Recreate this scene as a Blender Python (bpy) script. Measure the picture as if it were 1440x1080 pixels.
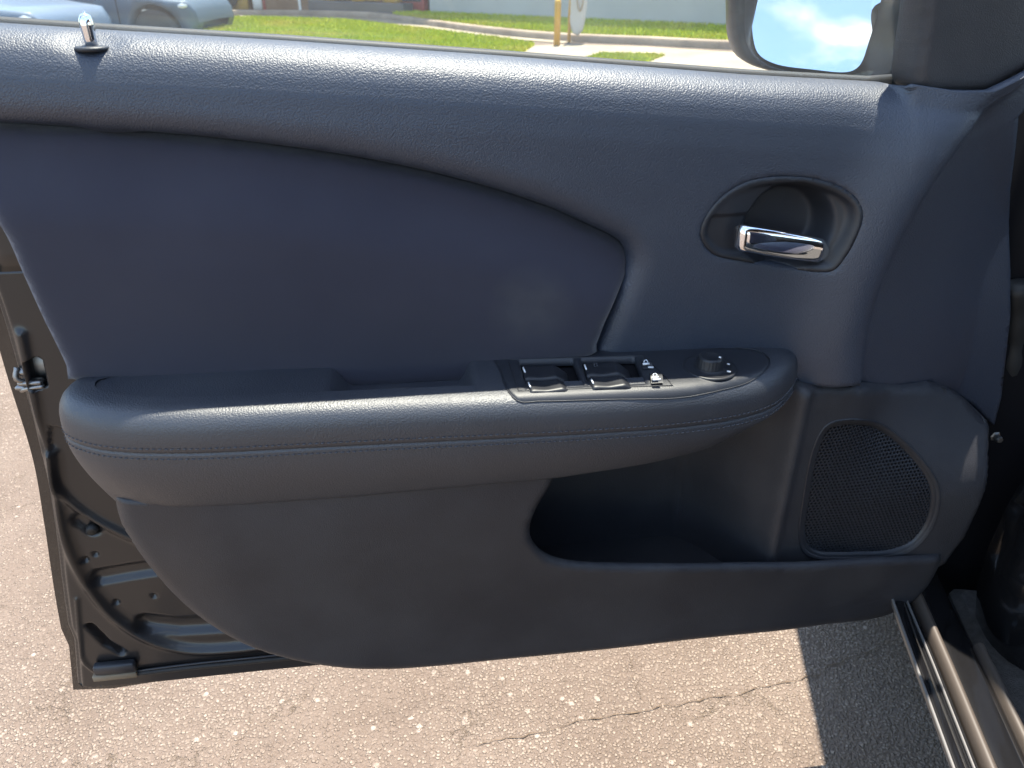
import bpy, math, random
import numpy as np
from mathutils import Vector, Matrix
from mathutils.geometry import delaunay_2d_cdt

random.seed(7); np.random.seed(7)
for o in list(bpy.data.objects): bpy.data.objects.remove(o)
scene = bpy.context.scene
COL = scene.collection
R = math.radians

# ------------------------------------------------------------------ camera
CAM_H, PITCH, FPX = 1.03, R(29), 1081.0
cam = bpy.data.cameras.new('camera'); camo = bpy.data.objects.new('camera', cam); COL.objects.link(camo)
camo.location = (0, 0, CAM_H); camo.rotation_euler = (R(90) - PITCH, 0, 0)
cam.sensor_width = 36; cam.lens = 36 * FPX / 1440
cam.clip_start = .02; cam.clip_end = 2000
cam.dof.use_dof = True; cam.dof.focus_distance = .80; cam.dof.aperture_fstop = 11
scene.camera = camo

# ------------------------------------------------------------------ world, sun, exposure
SUN_EL, SUN_AZ = R(74), R(10)          # azimuth: to the right of +Y
world = bpy.data.worlds.new('World'); scene.world = world; world.use_nodes = True
def build_world():
    nt = world.node_tree; n = nt.nodes; l = nt.links; n.clear()
    out = n.new('ShaderNodeOutputWorld'); bg = n.new('ShaderNodeBackground')
    sky = n.new('ShaderNodeTexSky'); sky.sky_type = 'NISHITA'; sky.sun_disc = False
    sky.sun_elevation = SUN_EL; sky.sun_rotation = SUN_AZ
    sky.air_density = 1.3; sky.dust_density = .4; sky.ozone_density = 2.5
    tc = n.new('ShaderNodeTexCoord'); sep = n.new('ShaderNodeSeparateXYZ')
    l.new(tc.outputs['Generated'], sep.inputs[0])
    ad = n.new('ShaderNodeMath'); ad.operation = 'ADD'; ad.inputs[1].default_value = .22
    l.new(sep.outputs['Z'], ad.inputs[0])
    mx = n.new('ShaderNodeMath'); mx.operation = 'MAXIMUM'; mx.inputs[1].default_value = .05; l.new(ad.outputs[0], mx.inputs[0])
    dv = n.new('ShaderNodeVectorMath'); dv.operation = 'DIVIDE'
    cb = n.new('ShaderNodeCombineXYZ')
    for k in range(3): l.new(mx.outputs[0], cb.inputs[k])
    l.new(tc.outputs['Generated'], dv.inputs[0]); l.new(cb.outputs[0], dv.inputs[1])
    no = n.new('ShaderNodeTexNoise'); no.inputs['Scale'].default_value = 2.6; no.inputs['Detail'].default_value = 9
    no.inputs['Roughness'].default_value = .55; no.inputs['Distortion'].default_value = .15
    l.new(dv.outputs[0], no.inputs['Vector'])
    ra = n.new('ShaderNodeValToRGB'); ra.color_ramp.elements[0].position = .49; ra.color_ramp.elements[1].position = .60
    l.new(no.outputs['Fac'], ra.inputs[0])
    no2 = n.new('ShaderNodeTexNoise'); no2.inputs['Scale'].default_value = 5; no2.inputs['Detail'].default_value = 6
    l.new(dv.outputs[0], no2.inputs['Vector'])
    rb = n.new('ShaderNodeValToRGB'); rb.color_ramp.elements[0].position = .42; rb.color_ramp.elements[1].position = .68
    rb.color_ramp.elements[0].color = (1.6, 2.3, 3.3, 1); rb.color_ramp.elements[1].color = (5.6, 5.7, 5.6, 1)
    l.new(no2.outputs['Fac'], rb.inputs[0])
    mix = n.new('ShaderNodeMix'); mix.data_type = 'RGBA'
    l.new(ra.outputs[0], mix.inputs['Factor']); l.new(sky.outputs[0], mix.inputs['A']); l.new(rb.outputs[0], mix.inputs['B'])
    l.new(mix.outputs['Result'], bg.inputs[0]); bg.inputs[1].default_value = .15
    l.new(bg.outputs[0], out.inputs[0])
build_world()
sun = bpy.data.lights.new('sun', 'SUN'); suno = bpy.data.objects.new('sun', sun); COL.objects.link(suno)
sun.energy = 4.8; sun.angle = R(.55); sun.color = (1, .92, .80)
sdir = Vector((math.sin(SUN_AZ) * math.cos(SUN_EL), math.cos(SUN_AZ) * math.cos(SUN_EL), math.sin(SUN_EL)))
suno.rotation_euler = sdir.to_track_quat('Z', 'Y').to_euler(); suno.location = sdir * 20
vs = scene.view_settings; vs.view_transform = 'Standard'; vs.look = 'None'; vs.gamma = 1; vs.exposure = 1.6
scene.render.engine = 'CYCLES'; scene.cycles.use_denoising = True
scene.cycles.use_adaptive_sampling = True; scene.cycles.adaptive_threshold = .02
scene.cycles.max_bounces = 6; scene.cycles.transparent_max_bounces = 12
scene.cycles.caustics_reflective = False; scene.cycles.caustics_refractive = False
scene.cycles.sample_clamp_indirect = 6

# ------------------------------------------------------------------ measuring helpers
# the door stands in a vertical plane; u runs along it to the hinge, z up, w out of it towards the cabin
YAW, D0 = R(7.5), .70
DU = np.array([math.cos(YAW), math.sin(YAW), 0]); DN = np.array([math.sin(YAW), -math.cos(YAW), 0])
DO = np.array([0, D0, 0]); CP = np.array([0, 0, CAM_H])
def ray(px, py):
    cx = (px - 720) / FPX; cy = (540 - py) / FPX
    return np.array([cx, math.cos(PITCH) + math.sin(PITCH) * cy, -math.sin(PITCH) + math.cos(PITCH) * cy])
def at(px, py, w):                       # photo measurement -> (u, z) at depth w of the door
    d = ray(px, py); t = ((DO - CP) @ DN + w) / (d @ DN); p = CP + t * d
    return float((p - DO) @ DU), float(p[2])
def atz(px, py, z):                      # -> (u, w) at height z
    d = ray(px, py); t = (z - CAM_H) / d[2]; p = CP + t * d; q = p - DO
    return float(q @ DU), float(q @ DN)
def gnd(px, py, z=0):                    # -> world x, y at height z
    d = ray(px, py); t = (z - CAM_H) / d[2]; p = CP + t * d
    return float(p[0]), float(p[1])
def hit(px, py, wf, w=.05):              # -> (u, z) on a surface w = wf(u, z)
    ws = np.linspace(.17, -.10, 90); q = np.array([at(px, py, k) for k in ws]); f = np.asarray(wf(q[:, 0], q[:, 1])) - ws
    i = int(np.argmax(f >= 0))
    if f[i] < 0 or i == 0: return at(px, py, w)
    k = f[i - 1] / (f[i - 1] - f[i]); return at(px, py, ws[i - 1] + (ws[i] - ws[i - 1]) * k)

# ------------------------------------------------------------------ mesh helpers
def obj(name, verts, faces, m, parent=None, smooth=True, uv=None):
    me = bpy.data.meshes.new(name); me.from_pydata([tuple(map(float, v)) for v in verts], [], [tuple(map(int, f)) for f in faces]); me.update()
    if m: me.materials.append(m)
    if smooth: me.polygons.foreach_set('use_smooth', [True] * len(me.polygons))
    o = bpy.data.objects.new(name, me); COL.objects.link(o)
    if parent: o.parent = parent
    return o
def tag(o, label=None, cat=None, group=None, kind=None):
    for k, v in (('label', label), ('category', cat), ('group', group), ('kind', kind)):
        if v: o[k] = v
    return o
def empty(name, loc, rz=0, label=None, cat=None, group=None):
    o = bpy.data.objects.new(name, None); COL.objects.link(o); o.empty_display_size = .1
    o.location = loc; o.rotation_euler = (0, 0, rz); return tag(o, label, cat, group)
def cr(pts, n=None, closed=False, step=None):       # Catmull-Rom through points, evenly resampled
    P = np.array(pts, float)
    if closed: Q = np.vstack([P[-1], P, P[0], P[1]])
    else: Q = np.vstack([2 * P[0] - P[1], P, 2 * P[-1] - P[-2]])
    out = []
    for i in range(1, len(Q) - 2):
        p0, p1, p2, p3 = Q[i - 1], Q[i], Q[i + 1], Q[i + 2]
        t0 = 0; t1 = np.linalg.norm(p1 - p0) ** .5 + 1e-9; t2 = t1 + np.linalg.norm(p2 - p1) ** .5 + 1e-9; t3 = t2 + np.linalg.norm(p3 - p2) ** .5 + 1e-9
        for t in np.linspace(t1, t2, 16, endpoint=False):
            A1 = (t1 - t) / (t1 - t0) * p0 + (t - t0) / (t1 - t0) * p1
            A2 = (t2 - t) / (t2 - t1) * p1 + (t - t1) / (t2 - t1) * p2
            A3 = (t3 - t) / (t3 - t2) * p2 + (t - t2) / (t3 - t2) * p3
            B1 = (t2 - t) / (t2 - t0) * A1 + (t - t0) / (t2 - t0) * A2
            B2 = (t3 - t) / (t3 - t1) * A2 + (t - t1) / (t3 - t1) * A3
            out.append((t2 - t) / (t2 - t1) * B1 + (t - t1) / (t2 - t1) * B2)
    out.append(Q[-2] if not closed else out[0]); out = np.array(out)
    seg = np.linalg.norm(np.diff(out, axis=0), axis=1); s = np.concatenate([[0], np.cumsum(seg)])
    if step: n = max(3, int(round(s[-1] / step)) + (0 if closed else 1))
    tt = np.linspace(0, s[-1], n + 1)[:-1] if closed else np.linspace(0, s[-1], n)
    return np.stack([np.interp(tt, s, out[:, k]) for k in range(P.shape[1])], 1)
def resample(poly, step):                # closed polygon, straight edges, corners kept
    P = np.array(poly, float); out = []
    for i in range(len(P)):
        a, b = P[i], P[(i + 1) % len(P)]; L = np.linalg.norm(b - a)
        if L < 1e-7: continue
        k = max(1, int(math.ceil(L / step)))
        for j in range(k): out.append(a + (b - a) * j / k)
    return np.array(out)
def inpoly(pts, poly):
    x, y = pts[:, 0], pts[:, 1]; ins = np.zeros(len(pts), bool); n = len(poly)
    for i in range(n):
        x1, y1 = poly[i]; x2, y2 = poly[(i + 1) % n]
        if y1 == y2: continue
        c = ((y1 > y) != (y2 > y)) & (x < (x2 - x1) * (y - y1) / (y2 - y1) + x1); ins ^= c
    return ins
def pdist(pts, line, closed=False):      # distance of points to a polyline
    L = np.array(line, float); d = np.full(len(pts), 1e9); n = len(L)
    for i in range(n if closed else n - 1):
        a, b = L[i], L[(i + 1) % n]; ab = b - a; t = np.clip(((pts - a) @ ab) / max(ab @ ab, 1e-14), 0, 1)
        d = np.minimum(d, np.linalg.norm(pts - (a + t[:, None] * ab), axis=1))
    return d
def sstep(x, a, b):
    t = np.clip((np.asarray(x, float) - a) / (b - a), 0, 1); return t * t * (3 - 2 * t)
def roll(d, r, depth):                   # quarter-round edge: how far to sink at distance d of the edge
    t = 1 - np.clip(d / r, 0, 1); return depth * (1 - np.sqrt(np.maximum(1 - t * t, 0)))
def patch(outline, fmap, step, holes=(), skirt=None, dens=None):
    """filled surface over a 2-D outline; fmap(points) -> 3-D; skirt = vector added to make the turned-back edge"""
    loops = [resample(outline, step * .8)] + [resample(h, step * .8) for h in holes]
    bx = loops[0]; lo = bx.min(0); hi = bx.max(0)
    gx = np.arange(lo[0], hi[0], step); gy = np.arange(lo[1], hi[1], step * .87)
    X, Y = np.meshgrid(gx, gy); X[1::2] += step / 2
    g = np.stack([X.ravel(), Y.ravel()], 1)
    g = g[inpoly(g, bx)]; g = g[pdist(g, bx, True) > step * .45]
    for h in loops[1:]: g = g[~inpoly(g, h)]; g = g[pdist(g, h, True) > step * .45]
    pts = np.vstack(loops + [g]); edges = []; b = 0
    for Lp in loops:
        edges += [(b + i, b + (i + 1) % len(Lp)) for i in range(len(Lp))]; b += len(Lp)
    v, e, f, _, _, _ = delaunay_2d_cdt([Vector(p) for p in pts], edges, [], 0, 1e-7)
    v = np.array([tuple(p) for p in v]); f = np.array([t for t in f if len(t) == 3])
    cen = v[f].mean(1); keep = inpoly(cen, loops[0])
    for h in loops[1:]: keep &= ~inpoly(cen, h)
    f = f[keep]
    a = v[f[:, 0]]; q = v[f[:, 1]] - a; w = v[f[:, 2]] - a
    flip = (q[:, 0] * w[:, 1] - q[:, 1] * w[:, 0]) < 0; f[flip] = f[flip][:, ::-1]
    V = fmap(v); F = [tuple(t) for t in f]
    if skirt is not None:
        cnt = {}
        for t in F:
            for i in range(3):
                k = (t[i], t[(i + 1) % 3]); cnt[k] = cnt.get(k, 0) + 1
        bd = [k for k in cnt if (k[1], k[0]) not in cnt]
        idx = {}; extra = []
        for k in bd:
            for i in k:
                if i not in idx: idx[i] = len(V) + len(extra); extra.append(V[i] + np.array(skirt))
        V = np.vstack([V, np.array(extra)])
        F += [(a_, idx[a_], idx[b_], b_) for a_, b_ in bd]
    return V, F
def grid(rows, closed=False, caps=False):            # rows of equal length -> quads
    Rn = len(rows); n = len(rows[0]); V = np.vstack(rows); F = []
    for i in range(Rn - 1):
        for j in range(n if closed else n - 1):
            k = (j + 1) % n; F.append((i * n + j, i * n + k, (i + 1) * n + k, (i + 1) * n + j))
    if caps and closed: F.append(tuple(range(n))[::-1]); F.append(tuple((Rn - 1) * n + j for j in range(n)))
    return V, F
def tube(path, r, n=8, closed=False, sx=1, sy=1):
    P = np.array(path, float); m = len(P); rows = []; up = np.array([0, 0, 1.])
    rr = np.full(m, r) if np.isscalar(r) else np.array(r)
    prev = None
    for i in range(m):
        a = P[(i - 1) % m] if closed or i else P[0]; b = P[(i + 1) % m] if closed or i < m - 1 else P[-1]
        t = b - a; t /= np.linalg.norm(t) + 1e-12
        if prev is None:
            s = np.cross(t, up)
            if np.linalg.norm(s) < .1: s = np.cross(t, [0, 1, 0])
        else: s = prev - (prev @ t) * t
        s /= np.linalg.norm(s) + 1e-12; prev = s; q = np.cross(s, t)
        an = np.linspace(0, 2 * math.pi, n, endpoint=False)
        rows.append(P[i] + rr[i] * (np.outer(np.cos(an), s) * sx + np.outer(np.sin(an), q) * sy))
    if closed: rows.append(rows[0].copy())
    return grid(rows, True, not closed)
def lathe(prof, n=24, c=(0, 0, 0), axis='z'):
    an = np.linspace(0, 2 * math.pi, n, endpoint=False); rows = []
    for r_, h in prof:
        a, b, k = r_ * np.cos(an), r_ * np.sin(an), np.full(n, h)
        rows.append(np.stack([a, b, k] if axis == 'z' else [a, k, b], 1) + np.array(c))
    return grid(rows, True, True)
def box(c, s, bev=0):                    # centre, size, chamfered box
    c = np.array(c, float); h = np.array(s, float) / 2
    if not bev:
        V = [c + h * np.array([x, y, z]) for x in (-1, 1) for y in (-1, 1) for z in (-1, 1)]
        return np.array(V), [(0, 1, 3, 2), (4, 6, 7, 5), (0, 4, 5, 1), (2, 3, 7, 6), (0, 2, 6, 4), (1, 5, 7, 3)]
    rows = []
    def ring(hx, hy, z):
        b = bev; return np.array([(-hx, -hy + b, z), (-hx + b, -hy, z), (hx - b, -hy, z), (hx, -hy + b, z), (hx, hy - b, z), (hx - b, hy, z), (-hx + b, hy, z), (-hx, hy - b, z)]) + c
    rows = [ring(h[0] - bev, h[1] - bev, -h[2]), ring(h[0], h[1], -h[2] + bev), ring(h[0], h[1], h[2] - bev), ring(h[0] - bev, h[1] - bev, h[2])]
    return grid(rows, True, True)
def merge(*parts):
    V = []; F = []; b = 0
    for v, f in parts:
        V.append(np.array(v)); F += [tuple(i + b for i in t) for t in f]; b += len(v)
    return np.vstack(V), F
def xform(vf, M):
    v, f = vf; return np.array([tuple(M @ Vector(p)) for p in v]), f

# ------------------------------------------------------------------ materials
def principled(name, col, rough=.5, metal=0, spec=.5, coat=0, coat_rough=.03, sheen=0):
    m = bpy.data.materials.new(name); m.use_nodes = True; b = m.node_tree.nodes['Principled BSDF']
    b.inputs['Base Color'].default_value = (*col, 1); b.inputs['Roughness'].default_value = rough; b.inputs['Metallic'].default_value = metal
    b.inputs['Specular IOR Level'].default_value = spec; b.inputs['Coat Weight'].default_value = coat; b.inputs['Coat Roughness'].default_value = coat_rough
    b.inputs['Sheen Weight'].default_value = sheen
    return m
def nn(m, t, **kw):
    x = m.node_tree.nodes.new('ShaderNode' + t)
    for k, v in kw.items():
        if k in x.inputs: x.inputs[k].default_value = v
        else: setattr(x, k, v)
    return x
def lk(m, a, b): m.node_tree.links.new(a, b)
def bsdf(m): return m.node_tree.nodes['Principled BSDF']
def coords(m, scale=None):
    tc = nn(m, 'TexCoord'); return tc.outputs['Object']
def ramp(m, src, a, b, ca=(0, 0, 0, 1), cb=(1, 1, 1, 1)):
    r = nn(m, 'ValToRGB'); e = r.color_ramp.elements; e[0].position = a; e[1].position = b; e[0].color = ca; e[1].color = cb
    lk(m, src, r.inputs[0]); return r.outputs[0]
def mixc(m, fac, a, b, blend='MIX'):
    x = nn(m, 'Mix', data_type='RGBA', blend_type=blend)
    if isinstance(fac, (int, float)): x.inputs['Factor'].default_value = fac
    else: lk(m, fac, x.inputs['Factor'])
    for s, v in (('A', a), ('B', b)):
        if isinstance(v, tuple): x.inputs[s].default_value = (*v[:3], 1)
        else: lk(m, v, x.inputs[s])
    return x.outputs['Result']
def grained(name, col, rough, scale, dist, spec=.5, dust=.25, coat=0):
    """moulded black trim with pebble grain, faint dust and hand marks"""
    m = principled(name, col, rough, 0, spec, coat, .2); co = coords(m)
    nz = nn(m, 'TexNoise', Scale=scale * .35, Detail=3); lk(m, co, nz.inputs['Vector'])
    add = nn(m, 'VectorMath', operation='MULTIPLY_ADD'); lk(m, nz.outputs['Color'], add.inputs[0]); add.inputs[1].default_value = (.9 / scale,) * 3; lk(m, co, add.inputs[2])
    vo = nn(m, 'TexVoronoi', Scale=scale, feature='SMOOTH_F1', Smoothness=.35); lk(m, add.outputs[0], vo.inputs['Vector'])
    n2 = nn(m, 'TexNoise', Scale=scale * 1.7, Detail=2); lk(m, co, n2.inputs['Vector'])
    mu = nn(m, 'Math', operation='MULTIPLY_ADD'); lk(m, n2.outputs['Fac'], mu.inputs[0]); mu.inputs[1].default_value = .5; lk(m, vo.outputs['Distance'], mu.inputs[2])
    bp = nn(m, 'Bump', Strength=1.0, Distance=dist); bp.invert = True; lk(m, mu.outputs[0], bp.inputs['Height']); lk(m, bp.outputs[0], bsdf(m).inputs['Normal'])
    n3 = nn(m, 'TexNoise', Scale=7, Detail=6, Roughness=.6); lk(m, co, n3.inputs['Vector'])
    d = ramp(m, n3.outputs['Fac'], .42, .75)
    lk(m, mixc(m, d, col, tuple(c + dust * .03 for c in col)), bsdf(m).inputs['Base Color'])
    rr = nn(m, 'MapRange'); lk(m, n3.outputs['Fac'], rr.inputs['Value']); rr.inputs['From Min'].default_value = .3; rr.inputs['From Max'].default_value = .7
    rr.inputs['To Min'].default_value = rough - .05; rr.inputs['To Max'].default_value = rough + .07; lk(m, rr.outputs[0], bsdf(m).inputs['Roughness'])
    return m
M = {}
M['soft'] = grained('grained soft trim', (.023, .032, .054), .48, 700, .00038, .85)
M['hard'] = grained('moulded hard trim', (.027, .027, .032), .50, 900, .00022, .45, .7)
M['leather'] = grained('armrest leather', (.022, .025, .034), .50, 700, .00026, .95)
M['plastic'] = grained('satin black plastic', (.016, .018, .024), .45, 1500, .00008, .6, .1)
M['switch'] = principled('switch plastic', (.015, .016, .020), .45)
M['rubber'] = principled('black rubber', (.02, .02, .02), .6, 0, .4)
M['dark'] = principled('dark backing', (.006, .006, .008), .7, 0, .2)
M['white'] = principled('white marking', (.75, .76, .78), .5)
M['chrome'] = principled('chrome', (.86, .87, .9), .04, 1)
M['zinc'] = principled('zinc plated steel', (.30, .29, .28), .42, 1)
M['paint'] = principled('black car paint', (.014, .013, .014), .38, 0, .5, .35, .12)
M['paint_body'] = principled('black body paint', (.008, .008, .009), .2, 0, .5, 1, .03)
M['pillar'] = principled('black pillar paint', (.005, .005, .007), .6, 0, .15)
M['edge'] = principled('bare bright edge', (.16, .155, .15), .4, 0, .5)
M['tan'] = principled('tan sill strip', (.07, .057, .047), .5, 0, .5)  # even tan colour of the two strips along the sill
M['mirror'] = principled('mirror glass', (.93, .94, .95), .0, 1)
M['thread'] = principled('grey thread', (.075, .078, .09), .7)
def fabric():
    m = principled('woven cloth', (.05, .048, .06), .85, 0, .2, 0, 0, .35); bsdf(m).inputs['Sheen Roughness'].default_value = .5
    co = coords(m)
    w1 = nn(m, 'TexWave', Scale=420, Distortion=.6, bands_direction='X'); w2 = nn(m, 'TexWave', Scale=420, Distortion=.6, bands_direction='Z')
    lk(m, co, w1.inputs['Vector']); lk(m, co, w2.inputs['Vector'])
    a = nn(m, 'Math', operation='MAXIMUM'); lk(m, w1.outputs['Fac'], a.inputs[0]); lk(m, w2.outputs['Fac'], a.inputs[1])
    n1 = nn(m, 'TexNoise', Scale=55, Detail=5); lk(m, co, n1.inputs['Vector'])
    b = nn(m, 'Math', operation='MULTIPLY_ADD'); lk(m, n1.outputs['Fac'], b.inputs[0]); b.inputs[1].default_value = .7; lk(m, a.outputs[0], b.inputs[2])
    bp = nn(m, 'Bump', Strength=.6, Distance=.0003); lk(m, b.outputs[0], bp.inputs['Height']); lk(m, bp.outputs[0], bsdf(m).inputs['Normal'])
    n3 = nn(m, 'TexNoise', Scale=5, Detail=6, Roughness=.62); lk(m, co, n3.inputs['Vector'])
    # one pale rubbed mark low on the cloth
    sp = nn(m, 'VectorMath', operation='DISTANCE'); lk(m, co, sp.inputs[0]); sp.inputs[1].default_value = (.012, -.055, .748)
    mk = nn(m, 'MapRange'); lk(m, sp.outputs['Value'], mk.inputs['Value']); mk.inputs['From Min'].default_value = .045; mk.inputs['From Max'].default_value = .005
    c1 = mixc(m, ramp(m, n3.outputs['Fac'], .4, .75), (.031, .031, .048), (.041, .041, .060))
    mm = nn(m, 'Math', operation='MULTIPLY'); lk(m, mk.outputs[0], mm.inputs[0]); lk(m, n1.outputs['Fac'], mm.inputs[1])
    lk(m, mixc(m, mm.outputs[0], c1, (.085, .085, .09)), bsdf(m).inputs['Base Color'])
    return m
M['cloth'] = fabric()
def glassmat():
    m = bpy.data.materials.new('window glass'); m.use_nodes = True; nt = m.node_tree; nt.nodes.clear()
    out = nn(m, 'OutputMaterial'); tr = nn(m, 'BsdfTransparent'); gl = nn(m, 'BsdfGlossy'); tl = nn(m, 'BsdfTranslucent'); df = nn(m, 'BsdfDiffuse')
    tr.inputs[0].default_value = (.95, .97, .96, 1); gl.inputs['Roughness'].default_value = .01; tl.inputs[0].default_value = (.85, .88, .9, 1)
    lw = nn(m, 'LayerWeight', Blend=.5); p5 = nn(m, 'Math', operation='POWER'); lk(m, lw.outputs['Facing'], p5.inputs[0]); p5.inputs[1].default_value = 5
    fr = nn(m, 'Math', operation='MULTIPLY_ADD'); lk(m, p5.outputs[0], fr.inputs[0]); fr.inputs[1].default_value = .45; fr.inputs[2].default_value = .03; a = nn(m, 'MixShader'); b = nn(m, 'MixShader')
    lk(m, fr.outputs[0], a.inputs[0]); lk(m, tr.outputs[0], a.inputs[1]); lk(m, gl.outputs[0], a.inputs[2])
    tc = nn(m, 'TexCoord'); nz = nn(m, 'TexNoise', Scale=9, Detail=7, Roughness=.65); lk(m, tc.outputs['Object'], nz.inputs['Vector'])
    mr = nn(m, 'MapRange'); lk(m, nz.outputs['Fac'], mr.inputs['Value']); mr.inputs['From Min'].default_value = .3; mr.inputs['From Max'].default_value = .75
    mr.inputs['To Min'].default_value = .008; mr.inputs['To Max'].default_value = .032
    lk(m, mr.outputs[0], b.inputs[0]); lk(m, a.outputs[0], b.inputs[1]); lk(m, tl.outputs[0], b.inputs[2]); lk(m, b.outputs[0], out.inputs[0])
    return m
M['glass'] = glassmat()
def asphalt():
    m = principled('worn asphalt', (.3, .25, .2), .85, 0, .3); co = coords(m)
    big = nn(m, 'TexNoise', Scale=1.1, Detail=6, Roughness=.6); lk(m, co, big.inputs['Vector'])
    mid = nn(m, 'TexNoise', Scale=9, Detail=6, Roughness=.65); lk(m, co, mid.inputs['Vector'])
    v1 = nn(m, 'TexVoronoi', Scale=190, feature='F1'); v2 = nn(m, 'TexVoronoi', Scale=72, feature='F1'); v3 = nn(m, 'TexVoronoi', Scale=310, feature='F1')
    wn = nn(m, 'TexNoise', Scale=120, Detail=2); lk(m, co, wn.inputs['Vector'])
    wa = nn(m, 'VectorMath', operation='MULTIPLY_ADD'); lk(m, wn.outputs['Color'], wa.inputs[0]); wa.inputs[1].default_value = (.006,) * 3; lk(m, co, wa.inputs[2])
    for v in (v1, v2, v3): lk(m, wa.outputs[0], v.inputs['Vector'])
    s1 = nn(m, 'SeparateColor'); lk(m, v1.outputs['Color'], s1.inputs[0]); s2 = nn(m, 'SeparateColor'); lk(m, v2.outputs['Color'], s2.inputs[0])
    # stones: cell masks
    st1 = ramp(m, v1.outputs['Distance'], .34, .58, (1, 1, 1, 1), (0, 0, 0, 1))
    st2 = ramp(m, v2.outputs['Distance'], .22, .38, (1, 1, 1, 1), (0, 0, 0, 1))
    some = ramp(m, s2.outputs[0], .92, .97)
    dense = ramp(m, big.outputs['Fac'], .40, .55)              # how thickly the stones show
    pk = ramp(m, s1.outputs[1], .38, .66)
    a1 = nn(m, 'Math', operation='MAXIMUM'); lk(m, dense, a1.inputs[0]); lk(m, pk, a1.inputs[1])
    m1 = nn(m, 'Math', operation='MULTIPLY'); lk(m, st1, m1.inputs[0]); lk(m, a1.outputs[0], m1.inputs[1])
    m2 = nn(m, 'Math', operation='MULTIPLY'); lk(m, st2, m2.inputs[0]); lk(m, some, m2.inputs[1])
    stonec = mixc(m, s1.outputs[0], (.175, .137, .108), (.33, .270, .218))
    binder = mixc(m, mid.outputs['Fac'], (.105, .080, .063), (.188, .146, .118))
    c = mixc(m, m1.outputs[0], binder, stonec); c = mixc(m, m2.outputs[0], c, (.37, .31, .26))
    stain = ramp(m, mid.outputs['Fac'], .35, .62); c = mixc(m, mixc(m, .22, (0, 0, 0), stain), c, (.175, .138, .111), 'MIX')
    blot = nn(m, 'TexNoise', Scale=2.6, Detail=5, Roughness=.55); lk(m, co, blot.inputs['Vector'])
    c = mixc(m, 1.0, c, ramp(m, blot.outputs['Fac'], .32, .68, (.84, .81, .78, 1), (1.08, 1.08, 1.08, 1)), 'MULTIPLY')
    # wandering cracks with dirt in them
    cn = nn(m, 'TexNoise', Scale=5, Detail=7, Roughness=.7); lk(m, co, cn.inputs['Vector'])
    ca = nn(m, 'VectorMath', operation='MULTIPLY_ADD'); lk(m, cn.outputs['Color'], ca.inputs[0]); ca.inputs[1].default_value = (.34,) * 3; lk(m, co, ca.inputs[2])
    cv = nn(m, 'TexVoronoi', Scale=2.7, feature='DISTANCE_TO_EDGE'); lk(m, ca.outputs[0], cv.inputs['Vector'])
    cm = ramp(m, cv.outputs['Distance'], .003, .011, (1, 1, 1, 1), (0, 0, 0, 1)); brk = ramp(m, mid.outputs['Fac'], .50, .66)
    cc = nn(m, 'Math', operation='MULTIPLY'); lk(m, cm, cc.inputs[0]); lk(m, brk, cc.inputs[1])
    c = mixc(m, mixc(m, .6, (0, 0, 0), cc.outputs[0]), c, (.13, .095, .06))
    lk(m, c, bsdf(m).inputs['Base Color'])
    h1 = nn(m, 'Math', operation='MULTIPLY_ADD'); lk(m, m2.outputs[0], h1.inputs[0]); h1.inputs[1].default_value = .7; lk(m, m1.outputs[0], h1.inputs[2])
    h2 = nn(m, 'Math', operation='MULTIPLY_ADD'); lk(m, v3.outputs['Distance'], h2.inputs[0]); h2.inputs[1].default_value = -.8; lk(m, h1.outputs[0], h2.inputs[2])
    h3 = nn(m, 'Math', operation='MULTIPLY_ADD'); lk(m, cc.outputs[0], h3.inputs[0]); h3.inputs[1].default_value = -1.2; lk(m, h2.outputs[0], h3.inputs[2])
    bp = nn(m, 'Bump', Strength=1, Distance=.0022); lk(m, h3.outputs[0], bp.inputs['Height']); lk(m, bp.outputs[0], bsdf(m).inputs['Normal'])
    return m
M['asphalt'] = asphalt()
def noisy(name, c1, c2, scale, rough=.85, bump=.004, bscale=None, spec=.3):
    m = principled(name, c1, rough, 0, spec); co = coords(m)
    n1 = nn(m, 'TexNoise', Scale=scale, Detail=8, Roughness=.65); lk(m, co, n1.inputs['Vector'])
    lk(m, mixc(m, ramp(m, n1.outputs['Fac'], .35, .66), c1, c2), bsdf(m).inputs['Base Color'])
    n2 = nn(m, 'TexNoise', Scale=bscale or scale * 6, Detail=6); lk(m, co, n2.inputs['Vector'])
    bp = nn(m, 'Bump', Strength=.8, Distance=bump); lk(m, n2.outputs['Fac'], bp.inputs['Height']); lk(m, bp.outputs[0], bsdf(m).inputs['Normal'])
    return m
M['carpet'] = noisy('grey carpet', (.05, .047, .044), (.09, .085, .08), 90, .95, .002)
M['concrete'] = noisy('pale concrete', (.26, .215, .155), (.35, .295, .22), 1.3)
M['kerb'] = noisy('dirty kerb concrete', (.22, .17, .13), (.36, .29, .22), 2)
M['soil'] = noisy('lawn thatch', (.28, .33, .01), (.40, .39, .015), 2, .95, .02)
def blade():
    m = principled('grass blades', (.12, .2, .02), .6, 0, .3)
    oi = nn(m, 'NewGeometry'); r = nn(m, 'ValToRGB'); e = r.color_ramp.elements
    e[0].color = (.22, .32, .006, 1); e[1].color = (.46, .48, .012, 1); lk(m, oi.outputs['Random Per Island'], r.inputs[0])
    co = coords(m); nz = nn(m, 'TexNoise', Scale=.9, Detail=5); lk(m, co, nz.inputs['Vector'])
    lk(m, mixc(m, ramp(m, nz.outputs['Fac'], .5, .7), r.outputs[0], (.48, .42, .07)), bsdf(m).inputs['Base Color'])
    bsdf(m).inputs['Transmission Weight'].default_value = 0
    return m
M['grass'] = blade()
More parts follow.
